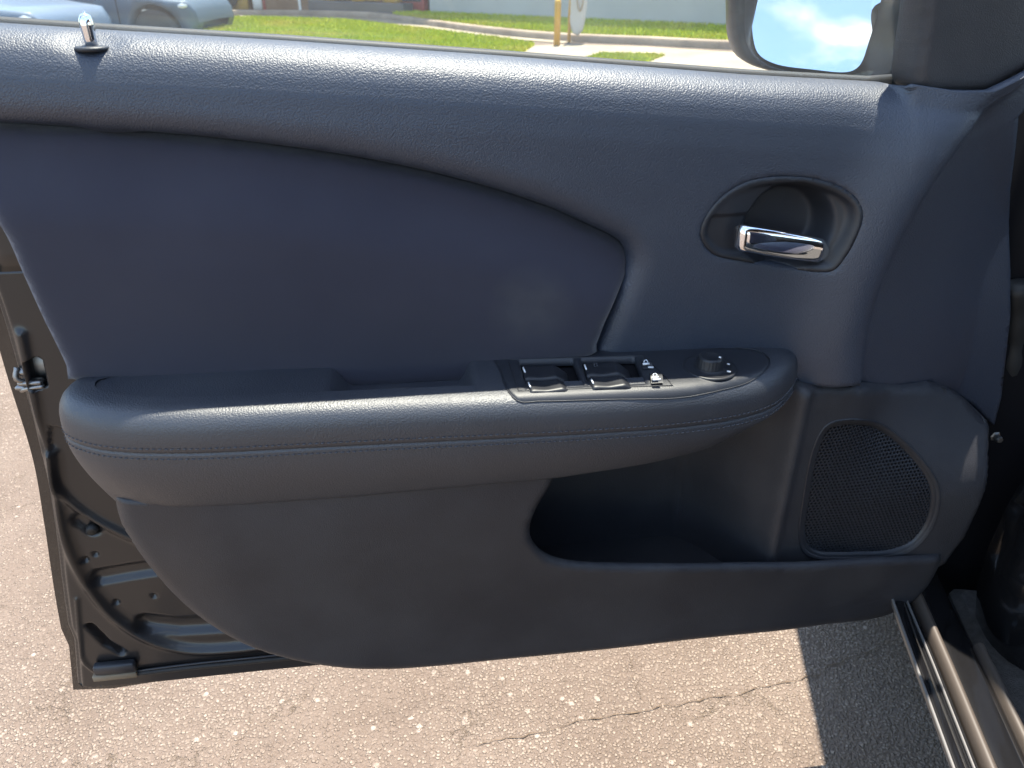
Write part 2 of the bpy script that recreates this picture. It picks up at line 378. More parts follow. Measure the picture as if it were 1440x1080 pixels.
M['wall'] = noisy('grey painted block', (.42, .41, .38), (.47, .46, .43), .8, .8, .002)
M['yellow'] = noisy('yellow paint', (.42, .24, .03), (.50, .30, .05), 3, .55, .001)
M['red'] = principled('red frame paint', (.30, .05, .04), .5)
M['cream'] = noisy('cream paint', (.72, .70, .64), (.66, .64, .58), 2, .6, .001)
M['shopglass'] = principled('shop glass', (.06, .07, .08), .08, 0, .6)
M['brownwood'] = noisy('brown timber', (.16, .09, .05), (.24, .15, .09), 2, .8, .003)
M['tyre'] = principled('tyre rubber', (.022, .022, .022), .7)
M['alloy'] = principled('alloy rim', (.45, .46, .48), .35, 1)
M['carglass'] = principled('car glass', (.02, .025, .03), .05, 0, .6, 1)
M['lamp'] = principled('headlamp lens', (.6, .63, .66), .12, 0, .6, 1)
def carpaint(name, col): return principled(name, col, .5, .1, .4, .3, .1)
M['bluepaint'] = carpaint('steel blue paint', (.06, .10, .15))
M['bluepaint2'] = carpaint('pale blue paint', (.08, .12, .18))
M['greypaint'] = carpaint('dark grey paint', (.07, .075, .085))
M['greybluepaint'] = carpaint('grey blue paint', (.20, .24, .29))

# ================================================================== SETTING
def sheet(name, pts, z, m, kind='structure', th=.0):
    v = [(x, y, z) for x, y in pts]; f = [tuple(range(len(v)))]
    a = sum(v[i][0] * v[(i + 1) % len(v)][1] - v[(i + 1) % len(v)][0] * v[i][1] for i in range(len(v)))
    if a < 0: f = [f[0][::-1]]
    if th:
        n = len(v); v += [(x, y, z - th) for x, y in pts]
        f += [(i, i + n, (i + 1) % n + n, (i + 1) % n) if a < 0 else (i, (i + 1) % n, (i + 1) % n + n, i + n) for i in range(n)]
        f = [f[0]] + [t[::-1] if a > 0 else t[::-1] for t in f[1:]]
    o = obj(name, v, f, m, None, False); return tag(o, kind=kind)
gx = np.concatenate([[-400, -100, -40], np.linspace(-16, -2, 36), [2, 10, 40, 100, 400]]); gy = np.concatenate([[-200, -40, -5], np.linspace(4, 22, 46), [30, 60, 200, 900]])
def lot_z(x, y):
    dl = ((-3.6 - .345 * (y - 9)) - x) * .945
    return -.30 * sstep(dl, .1, 1.3) * sstep(y, 7.2, 9.4) * (1 - sstep(y, 15.2, 17.4)) * (1 - sstep(-x, 13, 16))
rows = [np.column_stack([np.full(len(gy), x), gy, lot_z(x, gy)]) for x in gx]
V, F = grid(rows); tag(obj('parking_lot', V, [t[::-1] for t in F], M['asphalt']), kind='structure')
def strip(pts, wid):                     # offset polyline to a strip polygon (left side of travel)
    P = np.array(pts); T = np.gradient(P, axis=0); T /= np.linalg.norm(T, axis=1)[:, None]; Nn = np.stack([-T[:, 1], T[:, 0]], 1)
    return [tuple(p) for p in P] + [tuple(p) for p in (P + Nn * wid)[::-1]]
kerb_line = cr([(-9.5, 17.6), (-6.5, 17.45), (-4.6, 17.3)] + [gnd(*p) for p in [(500, 24), (610, 38), (700, 50), (800, 59), (900, 63), (1030, 70)]] + [(6.2, 10.2), (9.5, 9.9)], 40)
# kerb with a real step
def kerb(name, line, wid, h, m):
    P = np.array(line); T = np.gradient(P, axis=0); T /= np.linalg.norm(T, axis=1)[:, None]; Nn = np.stack([-T[:, 1], T[:, 0]], 1)
    rows = []
    for o_, z in ((0, .002), (.0, h - .015), (.015, h), (wid, h), (wid, .002)):
        q = P + Nn * o_; rows.append(np.column_stack([q, np.full(len(q), z)]))
    V, F = grid(rows); return tag(obj(name, V, [f[::-1] for f in F], m), kind='structure')
kerb('kerb', kerb_line, .16, .10, M['kerb'])
# facade line of the building
FA = np.array(gnd(605, 26)); FB = np.array(gnd(1030, 47)); FD = (FB - FA) / np.linalg.norm(FB - FA); FN = np.array([-FD[1], FD[0]])
if FN[1] > 0: FN = -FN                    # towards the viewer
# verge between kerb and wall
kn = kerb_line[(kerb_line[:, 0] > -2.4)]
back = [tuple(FA + FD * s) for s in (9, 3, 0, -1.2)]
sheet('verge', [tuple(p + np.array([0, .15])) for p in kn] + back, .075, M['soil'])
# pale footpath on the near side of the kerb
fp = cr([(-5.6, 16.9)] + [gnd(*p) for p in [(480, 27), (600, 41), (700, 53.5), (790, 61.5)]], 24)
sheet('footpath', strip([tuple(p) for p in fp], .42)[::1], .010, M['concrete'])
lawn_poly = [(-6.4, 16.8), (-5.0, 16.6)] + [gnd(*p) for p in [(480, 29), (600, 43), (700, 56), (752, 64), (735, 76)]] + [(-.3, 9.3), (-1.2, 8.3), (-3.2, 8.3)]
sheet('lawn_soil', lawn_poly, .012, M['soil'])
drive_poly = [gnd(*p) for p in [(752, 65), (800, 63), (900, 66), (1030, 74)]] + [(7, 9.6), (7, 5.2), (1.2, 6.0), (-.1, 8.4), gnd(730, 78)]
sheet('driveway', drive_poly, .008, M['concrete'])
patch_poly = [gnd(*p) for p in [(845, 77), (935, 79), (905, 91), (860, 92), (820, 86)]]
def grass(name, poly, n, z, hmin, hmax, label):
    P = np.array(poly); lo, hi = P.min(0), P.max(0); rng = np.random.RandomState(len(name))
    q = lo + rng.rand(n * 3, 2) * (hi - lo); q = q[inpoly(q, P)][:n]; V = []; F = []
    for x, y in q:
        a = rng.rand() * 6.28; h = hmin + rng.rand() * (hmax - hmin); w = .006 + .012 * rng.rand(); dx, dy = math.cos(a) * w, math.sin(a) * w
        lx, ly = (rng.rand(2) - .5) * h * 1.1; b = len(V)
        V += [(x - dx, y - dy, z), (x + dx, y + dy, z), (x + dx * .6 + lx * .5, y + dy * .6 + ly * .5, z + h * .6), (x + lx, y + ly, z + h), (x - dx * .6 + lx * .5, y - dy * .6 + ly * .5, z + h * .6)]
        F.append((b, b + 1, b + 2, b + 3, b + 4))
    return tag(obj(name, V, F, M['grass'], None, False), label, 'grass', kind='stuff')
vis = [p for p in lawn_poly]
grass('lawn_grass', [(-6.3, 16.7), (-5.0, 16.55)] + [gnd(*p) for p in [(480, 29), (600, 43), (700, 56), (752, 64), (735, 76)]] + [(-.3, 9.3), (-1.2, 8.3), (-3.2, 8.4)], 60000, .012, .02, .06, 'short sunlit lawn seen over the door between the lot and the footpath')
grass('verge_grass', [tuple(p + np.array([0, .17])) for p in kn if p[0] < 6.5] + [tuple(FA + FD * s + FN * .02) for s in (7, 3, 0, -1)], 30000, .075, .03, .09, 'strip of bright grass between the kerb and the grey wall')
grass('driveway_grass', patch_poly, 3500, .008, .015, .045, 'thin patch of grass growing on the concrete driveway')

# ---- cracks in the asphalt
def crack(pts, w0, w1, seed):
    P = cr([gnd(*p) for p in pts], 90); rng = np.random.RandomState(seed); T = np.gradient(P, axis=0); T /= np.linalg.norm(T, axis=1)[:, None]; Nn = np.stack([-T[:, 1], T[:, 0]], 1)
    P = P + Nn * (np.convolve(rng.randn(90), [.3, .4, .3], 'same') * .004)[:, None]; wd = (w0 + (w1 - w0) * rng.rand(90) ** 2) * np.clip(np.minimum(np.arange(90), 89 - np.arange(90)) / 8, .02, 1)
    rows = [np.column_stack([P + Nn * (wd * k)[:, None], np.full(90, .0022)]) for k in (-.5, .5)]
    V, F = grid(rows); return tag(obj('asphalt_crack', V, [t[::-1] for t in F], M['crack'], None, False), kind='structure')
M['crack'] = noisy('dirt filled crack', (.075, .054, .037), (.15, .108, .072), 60, .95, .002)
crack([(640, 1052), (760, 1030), (850, 1008), (950, 992), (1040, 976), (1100, 962), (1140, 955), (1165, 938), (1200, 925), (1225, 917), (1252, 900)], .0006, .0028, 1)
crack([(338, 962), (352, 1000), (346, 1030), (328, 1056), (322, 1090)], .0003, .0016, 2)
crack([(346, 1030), (372, 1018), (410, 1000), (448, 962)], .0003, .0013, 3)
crack([(884, 915), (890, 948), (905, 985), (960, 1010)], .0003, .0013, 4)
# ---- building behind the verge
bz = math.atan2(FD[1], FD[0])
bld = empty('shop_building', (FA[0], FA[1], 0), bz, 'long grey block building with red framed shop windows at its left end', 'building')
def bpart(name, x0, x1, y0, y1, z0, z1, m, parent=bld, bev=0):
    v, f = box(((x0 + x1) / 2, (y0 + y1) / 2, (z0 + z1) / 2), (x1 - x0, y1 - y0, z1 - z0), bev); return obj(name, v, f, m, parent, False)
bpart('wall', 0, 11, 0, .3, 0, 4.2, M['wall'])
bpart('roof', -9.6, 11.3, -.35, 6, 4.2, 4.5, M['cream'])
bpart('shop_back_wall', -9.5, 0, 2.2, 2.4, 0, 4.2, M['cream'])
bpart('wall_end', 0, .25, .3, 6, 0, 4.19, M['wall'])
for k in range(7):
    x0 = -.12 - k * 1.15
    bpart('window_post', x0 - .07, x0, -.02, .10, 0, 3.4, M['red'] if k != 3 else M['cream'])
    if k < 6:
        bpart('stall_riser', x0 - 1.15, x0 - .07, .0, .08, 0, .28, M['brownwood'] if k else M['red'])
        bpart('window_pane', x0 - 1.15, x0 - .07, .03, .05, .28, 3.3, M['shopglass'])
bpart('fascia', -8.2, -.02, -.04, .12, 3.4, 4.19, M['cream'])
bpart('downpipe_base', -2.6, -2.42, -.16, -.03, 0, 3.4, M['cream'])
for k in range(5):
    v, f = box((-.7 - k * .42, -.28, .42 + .02 * (k % 2)), (.34, .22, .30), .02)
    o = obj('display_crate', v, f, M['yellow']); o.matrix_world = bld.matrix_world
    o.location = (FA[0], FA[1], 0); o.rotation_euler = (0, 0, bz)
    tag(o, ['yellow display box nearest the grey wall outside the shop', 'second yellow display box from the grey wall', 'middle yellow display box outside the shop windows', 'fourth yellow display box from the grey wall', 'yellow display box farthest from the grey wall'][k], 'box', 'yellow boxes outside the shop')
v, f = box((-1.6, -.28, .135), (2.6, .3, .265), .01)
o = obj('display_bench', v, f, M['greypaint'], None, False); o.location = (FA[0], FA[1], 0); o.rotation_euler = (0, 0, bz)
tag(o, 'low dark bench carrying the yellow display boxes at the shop front', 'bench')

# ---- bollard, and a made-up post for the reflection in the window glass
bx_, by_ = gnd(783, 65)
v, f = lathe([(.0, 0), (.043, 0), (.043, .52), (.039, .545), (.025, .56), (0, .565)], 16)
o = obj('bollard', v, f, M['yellow']); o.location = (bx_, by_, 0); tag(o, 'short yellow bollard standing at the edge of the driveway', 'bollard')
px_, py_ = gnd(800, 60)
sp = empty('reflection_stand_in', (px_, py_, 0), R(-12), 'yellow bar and pale oval standing in for a window reflection behind the bollard', 'reflection')
v, f = lathe([(.0, 0), (.022, 0), (.022, 2.1), (0, 2.11)], 12); obj('post', v, f, M['yellow'], sp)
ol = cr([(.05, .12), (.15, .10), (.22, .35), (.23, .9), (.21, 1.5), (.14, 1.75), (.05, 1.78)], 40, True)
V, F = patch(ol, lambda p: np.column_stack([p[:, 0], np.full(len(p), -.02), p[:, 1]]), .05, skirt=(0, .03, 0)); obj('plate', V, F, M['wall'], sp)  # pale oval of a window reflection, built as a solid plate
v, f = tube([(.14 + .05 * math.cos(a), -.03, .75 + .35 * math.sin(a)) for a in np.linspace(0, 6.283, 32, endpoint=False)], .012, 6, True); obj('reflection_loop', v, f, M['concrete'], sp)
# ---- wheel stops at the far edge of the lot
for k, (p, mm, lb) in enumerate([((338, 14), 'yellow', 'yellow wheel stop left of the white one across the lot'), ((366, 14), 'cream', 'white wheel stop between the two yellow ones'), ((386, 14), 'yellow', 'yellow wheel stop right of the white one, near the grey blue car')]):
    x, y = gnd(*p); v, f = box((0, 0, .16), ((.42, .26, .5)[k], .2, .32), .03); o = obj('wheel_stop', v, f, M[mm]); o.location = (x, y, 0); tag(o, lb, 'wheel stop', 'wheel stops across the lot')

# ---- parked cars
def make_car(name, loc, rz, m, label, L=4.6, W=1.82, H=1.5, suv=False, z0=0, hang=.86):
    root = empty(name, (*loc, z0), rz, label, 'car', 'parked cars behind the door')
    gz = .24 if suv else .2; belt = 1.02 if suv else .92; wr = .36 if suv else .33; hood = .98 if suv else .82
    fx, rx = L / 2 - hang, -L / 2 + .92
    # body side outline (x, z) with arches
    def arch(cx, r, n=11): return [(cx + r * math.cos(a), wr + r * math.sin(a)) for a in np.linspace(math.pi + .32, -.32, n)] if False else [(cx - r * math.cos(a), wr + r * math.sin(a)) for a in np.linspace(-.25, math.pi + .25, n)]
    bottom = [(-L / 2 + .06, .34)] + arch(rx, wr + .07) + arch(fx, wr + .07) + [(L / 2 - .08, .30)]
    topo = [(L / 2 - .0, .46), (L / 2 - .02, .62), (L / 2 - .12, .76), (L / 2 - .5, hood - .02), (L / 2 - 1.25, belt), (0, belt + .02), (-L / 2 + .5, belt + .03), (-L / 2 + .08, belt - .04), (-L / 2, .62), (-L / 2 + .02, .46)]
    ol = np.array([(x, z) for x, z in bottom + topo])
    def side(sgn):
        def fm(p):
            z = p[:, 1]; y = W / 2 - .02 - .05 * np.clip((z - .62) / .45, 0, 1) ** 2 - .06 * np.clip((.5 - z) / .3, 0, 1) ** 2 - .16 * np.clip((np.abs(p[:, 0]) - (L / 2 - .75)) / .75, 0, 1) ** 2
            y = y + .012 * np.exp(-((z - .72) / .03) ** 2)
            return np.column_stack([p[:, 0], sgn * y, z])
        V, F = patch(ol, fm, .11, skirt=(0, -sgn * .24, 0)); return V, ([t[::-1] for t in F] if sgn > 0 else F)
    parts = [side(1), side(-1)]
    n = len(topo); rows = []
    for sg in np.linspace(-1, 1, 9):
        rows.append(np.array([(x - .0 * abs(sg), sg * (W / 2 - .06 - .16 * max(0, (abs(x) - (L / 2 - .75)) / .75) ** 2), z + .012 * (1 - sg * sg)) for x, z in topo]))
    parts.append(grid(rows)); parts.append(box((0, 0, .42), (L - .36, W - .62, .44))); parts.append(box((0, 0, .36), (L - 2.3, W - .3, .2)))
    body = obj('body', *merge(*parts), m, root)
    gb = [(L / 2 - 1.3, belt), (L / 2 - 1.95, H - .04), (L / 2 - 2.3, H), (-L / 2 + (1.0 if not suv else .55), H - .02), (-L / 2 + (.35 if not suv else .12), belt + .02)]
    rows = [np.array([(x, sg * (W / 2 - .1 - .17 * (z - belt) / (H - belt)), z - .02 * (abs(sg) > .9)) for x, z in gb]) for sg in (-1, -.92, -.5, 0, .5, .92, 1)]
    V, F = grid(rows); F += [tuple(range(5)), tuple(range(30, 35))[::-1]]; obj('greenhouse', V, F, M['carglass'], root)
    v, f = box((-.25, 0, H + .005), (L * .36, W - .5, .03), .012); obj('roof', v, f, m, root)
    for sg in (-1, 1):
        for cx in (fx, rx):
            t = obj('wheel', *lathe([(wr - .12, -.1), (wr - .03, -.11), (wr, -.08), (wr, .08), (wr - .03, .11), (wr - .12, .1)], 28, (cx, sg * (W / 2 - .14), wr), 'y'), M['tyre'], root)
            obj('rim', *lathe([(0, -.06), (.05, -.08), (.1, -.05), (wr - .13, -.07), (wr - .12, -.09), (wr - .12, .09), (wr - .13, .07), (.1, .05), (.05, .08), (0, .06)], 28, (cx, sg * (W / 2 - .14), wr), 'y'), M['alloy'], t)
        v, f = box((L / 2 - .27, sg * (W / 2 - .2), .70), (.34, .22, .13), .05); obj('headlight', v, f, M['lamp'], root)
        v, f = box((0, sg * (W / 2 - .06), .285), (fx - rx - .95, .1, .1), .03); obj('sill_trim', v, f, M['rubber'], root)
        for x in (.62, -.42):
            v, f = box((x - .28, sg * (W / 2 - .02), .80), (.2, .035, .03), .01); obj('door_handle', v, f, m, root)
        for x in (1.12, .1, -.92):
            v, f = box((x, sg * (W / 2 - .026), .64), (.012, .03, .56)); obj('door_gap', v, f, M['dark'], root)
    return root
make_car('parked_car', (-6.98, 13.75), R(-3), M['bluepaint'], 'steel blue parked car whose wheel stands beside the grass, behind the lock knob', 4.5, 1.85, 1.50, False, -.30, .62)
make_car('parked_car', (-7.75, 11.05), R(-6), M['bluepaint2'], 'pale blue parked car cut off by the left edge, nearest to the door', 4.5, 1.8, 1.48, False, -.30)
make_car('parked_car', (-7.9, 19.6), R(12), M['greypaint'], 'dark grey car parked across the lot, just right of the blue car', 4.4, 1.8, 1.45)
make_car('parked_car', (-5.6, 20.6), R(170), M['greybluepaint'], 'grey blue car parked across the lot near the shop windows', 4.9, 1.9, 1.75, True)

# ================================================================== OWN CAR BODY
SA = R(9.3)
CB = empty('black_car', (.436, .48, 0), -SA, 'black car body with glossy sill and hinge pillar beside the open door', 'car')
def curve_sill(prof, y0, y1, n=36):
    rows = []
    for y in np.linspace(y0, y1, n):
        b = max(0, (y - .12) / .25); dx = -.016 * b * b; dz = .020 * b ** 2.5
        rows.append(np.array([(x + dx * (.15 if x < .02 else 1), y, z + dz) for x, z in prof]))
    return rows
def prof_smooth(p, n=60): return cr(p, n)
sill_prof = prof_smooth([(.13, .20), (.07, .235), (.03, .285), (.008, .316), (.002, .3245)], 24)
V, F = grid(curve_sill(sill_prof, -1.4, .40)); obj('outer_sill', V, [t[::-1] for t in F], M['paint_body'], CB)
V, F = grid(curve_sill(prof_smooth([(.0025, .318), (.0005, .325), (-.0005, .3285), (.0008, .3305), (.0025, .3295), (.003, .324)], 16), -1.4, .40)); obj('sill_flange', V, [t[::-1] for t in F], M['edge'], CB)
V, F = grid(curve_sill(prof_smooth([(.002, .320), (.006, .3245), (.014, .323), (.020, .319), (.024, .3165), (.0255, .3185), (.027, .3185), (.0285, .316), (.031, .312), (.034, .312)], 40), -1.4, .40)); obj('sill_top', V, [t[::-1] for t in F], M['paint_body'], CB)
V, F = grid(curve_sill(prof_smooth([(.0250, .314), (.0252, .3196), (.0263, .3206), (.0274, .3196), (.0276, .314)], 12), -1.4, .40)); obj('seam_bead', V, [t[::-1] for t in F], M['edge'], CB)
V, F = grid(curve_sill(prof_smooth([(.036, .30), (.0372, .313), (.040, .320), (.0445, .3225), (.0485, .320), (.051, .314), (.0525, .300)], 30), -1.4, .40)); obj('sill_strip', V, [t[::-1] for t in F], M['tan'], CB)
V, F = grid(curve_sill(prof_smooth([(.052, .298), (.060, .300), (.075, .300), (.088, .299), (.094, .296)], 24), -1.4, .36)); obj('sill_step', V, [t[::-1] for t in F], M['paint_body'], CB)
V, F = grid(curve_sill(prof_smooth([(.094, .285), (.0955, .299), (.099, .3045), (.104, .3045), (.1075, .299), (.109, .28)], 24), -1.4, .20)); obj('inner_strip', V, [t[::-1] for t in F], M['tan'], CB)
v, f = box((.62, -.55, .235), (1.0, 1.8, .06), .01); obj('floor', v, f, M['carpet'], CB, False)
# hinge pillar: tall black post in front of the door opening
pil = cr([(.045, .405), (.06, .375), (.10, .365), (.20, .36), (.30, .37), (.36, .40), (.36, .5), (.06, .5), (.045, .42)], 44, True)
rows = [np.column_stack([pil[:, 0] * (1 + .0 * z) + dx, pil[:, 1], np.full(len(pil), z)]) for z, dx in ((.18, 0), (.3, -.0), (.5, .0), (.8, .0), (.95, .01), (1.0, .03))]
V, F = grid(rows, True, True); obj('hinge_pillar', V, F, M['pillar'], CB)
kick = cr([(.118, .29), (.119, .245), (.134, .212), (.17, .19), (.24, .18), (.34, .18), (.42, .2)], 30)
rows = [np.column_stack([kick[:, 0] + dx, kick[:, 1], np.full(len(kick), z)]) for z, dx in ((.20, .045), (.26, .018), (.32, .004), (.38, 0), (.45, .004), (.5, .012), (.54, .022))]
V, F = grid(rows); obj('kick_panel', V, [t[::-1] for t in F], M['paint_body'], CB)
v, f = box((.85, .42, .72), (1.1, .3, .34), .06); obj('dashboard', v, f, M['plastic'], CB)
v, f = box((.80, -1.35, 1.43), (1.16, 2.9, .05), .02); obj('roof', v, f, M['paint_body'], CB)  # out-of-view roof, added to keep sky light off the door's hinge end
v, f = tube(cr([(.10, .5, .98), (.16, .25, 1.16), (.22, -.02, 1.33), (.26, -.2, 1.41)], 14), .035, 8); obj('front_pillar', v, f, M['paint_body'], CB)
v, f = box((.10, -.84, .78), (.20, .18, 1.24), .04); obj('centre_pillar', v, f, M['paint_body'], CB)
v, f = merge(box((.55, -.35, .44), (.5, .5, .2), .06), box((.55, -.68, .80), (.5, .16, .62), .06)); obj('driver_seat', v, f, M['cloth'], CB)  # unseen seat block, added for its shading
v, f = box((.05, -1.46, .62), (.12, 1.05, .80), .03); obj('rear_door', v, f, M['paint'], CB)  # unseen rear door and window, added to block sky light from behind
v, f = box((.13, -1.46, 1.21), (.02, 1.0, .38), .004); obj('rear_window', v, f, M['carglass'], CB)
v, f = box((1.45, -.3, .62), (.1, 2.4, .8), .03); obj('far_side', v, f, M['plastic'], CB)
v, f = box((.5, 1.06, .60), (1.03, 1.26, .78), .02); obj('front_wing', v, f, M['paint_body'], CB)

# ================================================================== THE DOOR
DOOR = empty('car_door', (0, D0, 0), YAW, 'open black car door seen from the cabin with grey cloth insert and armrest', 'car door')
def LP(u, w, z): return np.array([u, -w, z])
def cols(u, w, z): return np.column_stack([u, -np.asarray(w), z])
def px_poly(pts, w): return [at(x, y, w) for x, y in pts]

# ---- glass line and trim depth
gl_px = [(-140, 24), (-90, 27), (0, 33), (150, 43), (400, 58), (700, 79), (1050, 106), (1262, 118)]
gl = [at(x, y, 0) for x, y in gl_px]; sl_px = [(1300, 122), (1345, 128), (1390, 127), (1440, 104), (1500, 76)]
sl = [at(x, y, .05) for x, y in sl_px]
USEAM = gl[-1][0] - .012
ZU = np.array([p[0] for p in gl[:-1]] + [USEAM + .001] + [p[0] for p in sl]); ZZ = np.array([p[1] for p in gl[:-1]] + [gl[-1][1] + .001] + [p[1] for p in sl])
k_ = np.argsort(ZU); ZU, ZZ = ZU[k_], ZZ[k_]
def zg(u): return np.interp(u, ZU, ZZ)
PD = np.array([-.02, 0, .001, .003, .007, .013, .022, .035, .055, .09, .14, .2, .28, .5])
PW = np.array([0, 0, .008, .016, .0245, .0315, .037, .041, .0435, .0440, .043, .042, .042, .042])
fine = np.linspace(0, .5, 2500); finew = np.interp(fine, PD, PW)
for _ in range(40): finew[1:-1] = .25 * finew[:-2] + .5 * finew[1:-1] + .25 * finew[2:]
finew[0] = 0
sarc = np.concatenate([[0], np.cumsum(np.hypot(np.diff(fine), np.diff(finew)))])
ridge = np.array([at(x, y, .062) for x, y in [(1520, 60), (1440, 125), (1400, 150), (1340, 215), (1290, 290), (1250, 370), (1225, 440), (1214, 490), (1210, 540), (1206, 590)]])
ridge = cr(ridge, 60)
def ridge_sd(u, z):
    p = np.column_stack([np.atleast_1d(u), np.atleast_1d(z)]); d = pdist(p, ridge)
    ur = np.interp(p[:, 1], ridge[::-1, 1], ridge[::-1, 0])
    s = np.where(p[:, 0] > ur, 1, -1)
    return d * s
def wT(u, z):
    sc = np.isscalar(u); u = np.atleast_1d(np.asarray(u, float)); z = np.atleast_1d(np.asarray(z, float))
    d = zg(u) - z; wp = np.interp(d, fine, finew)
    wd = .006 + .9 * np.maximum(d - .02, 0)
    b = sstep(u, USEAM - wd * .5 - .0005, USEAM + wd * .5 + .0005)
    ws = np.maximum(wp, .034)
    w = wp * (1 - b) + ws * b
    sd = ridge_sd(u, z)
    w = w + .024 * np.exp(-(np.minimum(sd + .012, 0) / .042) ** 2)
    s = np.maximum(sd, 0); w = w - .030 * (1 - np.exp(-(s / .011) ** 1.6)) - .34 * np.maximum(s - .006, 0) - .004 * np.exp(-(np.minimum(sd, 0) / .006) ** 2)
    w = np.where(sd > 0, np.maximum(w, -.03), w)
    return float(w[0]) if sc else w
def d2s(d): return np.interp(d, fine, sarc)
def s2d(s): return np.interp(s, sarc, fine)

# ---- outline polygons
ins_top = [(-110, 174), (0, 178), (100, 183), (200, 190), (300, 199), (400, 211), (500, 226), (600, 246), (700, 272), (780, 299), (840, 326), (870, 341)]
ins_right = [(882, 352), (887, 368), (884, 386), (874, 412), (858, 450), (842, 490)]
def trim_bot(pts): return [hit(x, y, wT) for x, y in pts]
tb = cr(trim_bot(ins_top + ins_right), 110)
arm_back = trim_bot([(845, 500), (960, 500), (1100, 510), (1128, 546)])
seam_low = trim_bot([(1200, 546), (1270, 545), (1292, 544), (1308, 541)])
right_low = trim_bot([(1335, 549), (1368, 569), (1398, 598)])
right_up = trim_bot([(1408, 560), (1421, 444), (1421, 380), (1419, 322), (1421, 265), (1432, 164), (1500, 110)])
top_u = np.linspace(gl[0][0], sl[-1][0], 160)
ut_uz = [tuple(p) for p in tb] + arm_back + seam_low + right_low + right_up
def to_us(p): return np.array([(u, d2s(zg(u) - z)) for u, z in p])
ut_us = np.vstack([to_us(ut_uz), np.array([(u, 0.0) for u in top_u[::-1]])])
tb_us = to_us(tb)
# handle opening
bez_px = [(985, 332), (992, 306), (1012, 280), (1045, 258), (1085, 249), (1135, 250), (1180, 262), (1207, 282), (1214, 304), (1204, 336), (1188, 364), (1172, 381), (1150, 383), (1100, 376), (1040, 367), (1002, 357)]
bez = cr([hit(x, y, wT) for x, y in bez_px], 90, True)
bez_c = bez.mean(0); hole = bez_c + (bez - bez_c) * .975
seam_us = to_us([tuple(p) for p in trim_bot([(1128, 546), (1200, 546), (1270, 545), (1292, 544), (1308, 541)])])
def map_trim(p):
    u = p[:, 0]; z = zg(u) - s2d(p[:, 1]); w = wT(u, z)
    w = w - roll(pdist(p, tb_us), .024, .015) - roll(pdist(p, seam_us), .006, .005)
    w = w - .0014 * np.exp(-(pdist(p, to_us([tuple(q) for q in hole]), True) / .0022) ** 2)
    # moulded dish round the lock knob
    w = np.where(True, w, w)
    zz = z - .003 * np.exp(-(((u - LKU) / .022) ** 2 + ((w - LKW) / .014) ** 2) ** 2)
    return cols(u, w, zz)
LKU, LKW = at(128, 58, .022)[0], .022
V, F = patch(ut_us, map_trim, .0042, holes=[to_us([tuple(q) for q in hole])], skirt=(0, .012, 0))
upper = obj('upper_trim', V, F, M['soft'], DOOR); tag(upper, 'grained black upper trim rolling over to the window line')

# ---- cloth insert
ins_bot = [(842, 505), (650, 545), (475, 553), (200, 545), (90, 540)]
ins_left = [(88, 521), (60, 462), (30, 398), (0, 332), (-40, 255), (-110, 174)]
it_ = np.array([at(x, y, .026) for x, y in ins_top])
def wI(u, z):
    t = np.interp(u, it_[:, 0], it_[:, 1]) - z
    return .025 + .024 * sstep(t, -.005, .075) - .006 * sstep(t, .10, .20)
insp = [hit(x, y, wI) for x, y in ins_top] + [hit(x, y, wI) for x, y in ins_right] + [hit(x, y, wI) for x, y in ins_bot] + [hit(x, y, wI) for x, y in ins_left[:-1]]
insp = np.array(insp); ins_c = np.vstack([cr(insp[:12], 70), cr(insp[12:18], 24), insp[18:23], cr(insp[23:], 24)])
def map_ins(p):
    u, z = p[:, 0], p[:, 1]; w = wI(u, z) - roll(pdist(p, ins_c, True), .012, .009)
    w = w + .0007 * np.sin(u * 37 + z * 15) * np.sin(z * 41 + 1.3)
    return cols(u, w, z)
V, F = patch(ins_c, map_ins, .006, skirt=(0, .02, 0)); insert = obj('cloth_insert', V, F, M['cloth'], DOOR); tag(insert, 'dark woven cloth insert above the armrest')

# ---- armrest
per = cr([(-.385, .012), (-.407, .03), (-.4135, .055), (-.404, .083), (-.378, .103), (-.345, .1145), (-.29, .1215), (-.2, .1235), (-.11, .1245), (-.03, .126), (.065, .1265), (.14, .124), (.195, .116), (.237, .100), (.267, .074), (.288, .045), (.297, .015)], 260)
pt = np.gradient(per, axis=0); pt /= np.linalg.norm(pt, axis=1)[:, None]; pn = np.stack([pt[:, 1], -pt[:, 0]], 1)  # inward normal
if ((per[130] + pn[130] * .02)[1]) > per[130][1]: pn = -pn
def ztop(u): return .7008 - .0175 * (np.asarray(u) + .41)
def zcre(u): return np.interp(u, [-.45, -.38, -.28, -.16, .026, .11, .178, .22, .25, .28, .30], [.602, .600, .599, .599, .604, .611, .620, .632, .643, .650, .652])
aprof = [(.034, 0.0), (.022, -.0003), (.0145, -.0014), (.0095, -.0038), (.0055, -.0075), (.0027, -.0125), (.001, -.0185), (.0003, -.025), (0, -.0305), (.0001, -.0345), (.0006, -.0360), (.0018, -.0370), (.0006, -.0380), (.0001, -.0395), (.0002, -.044)]
rows = []
tt = np.linspace(0, 1, len(per)); leftb = 1 - sstep(tt, .08, .28); lft = 1 - sstep(per[:, 0], -.40, -.30); lft[len(per) // 2:] = 0
for o_, dz in aprof:
    q = per + pn * o_; rows.append(cols(q[:, 0], q[:, 1], ztop(per[:, 0]) + dz))
zcr_t = zcre(per[:, 0]) - np.where(np.arange(len(per)) < len(per) // 2, .74 * np.maximum(0, .1135 - per[:, 1]), 0)
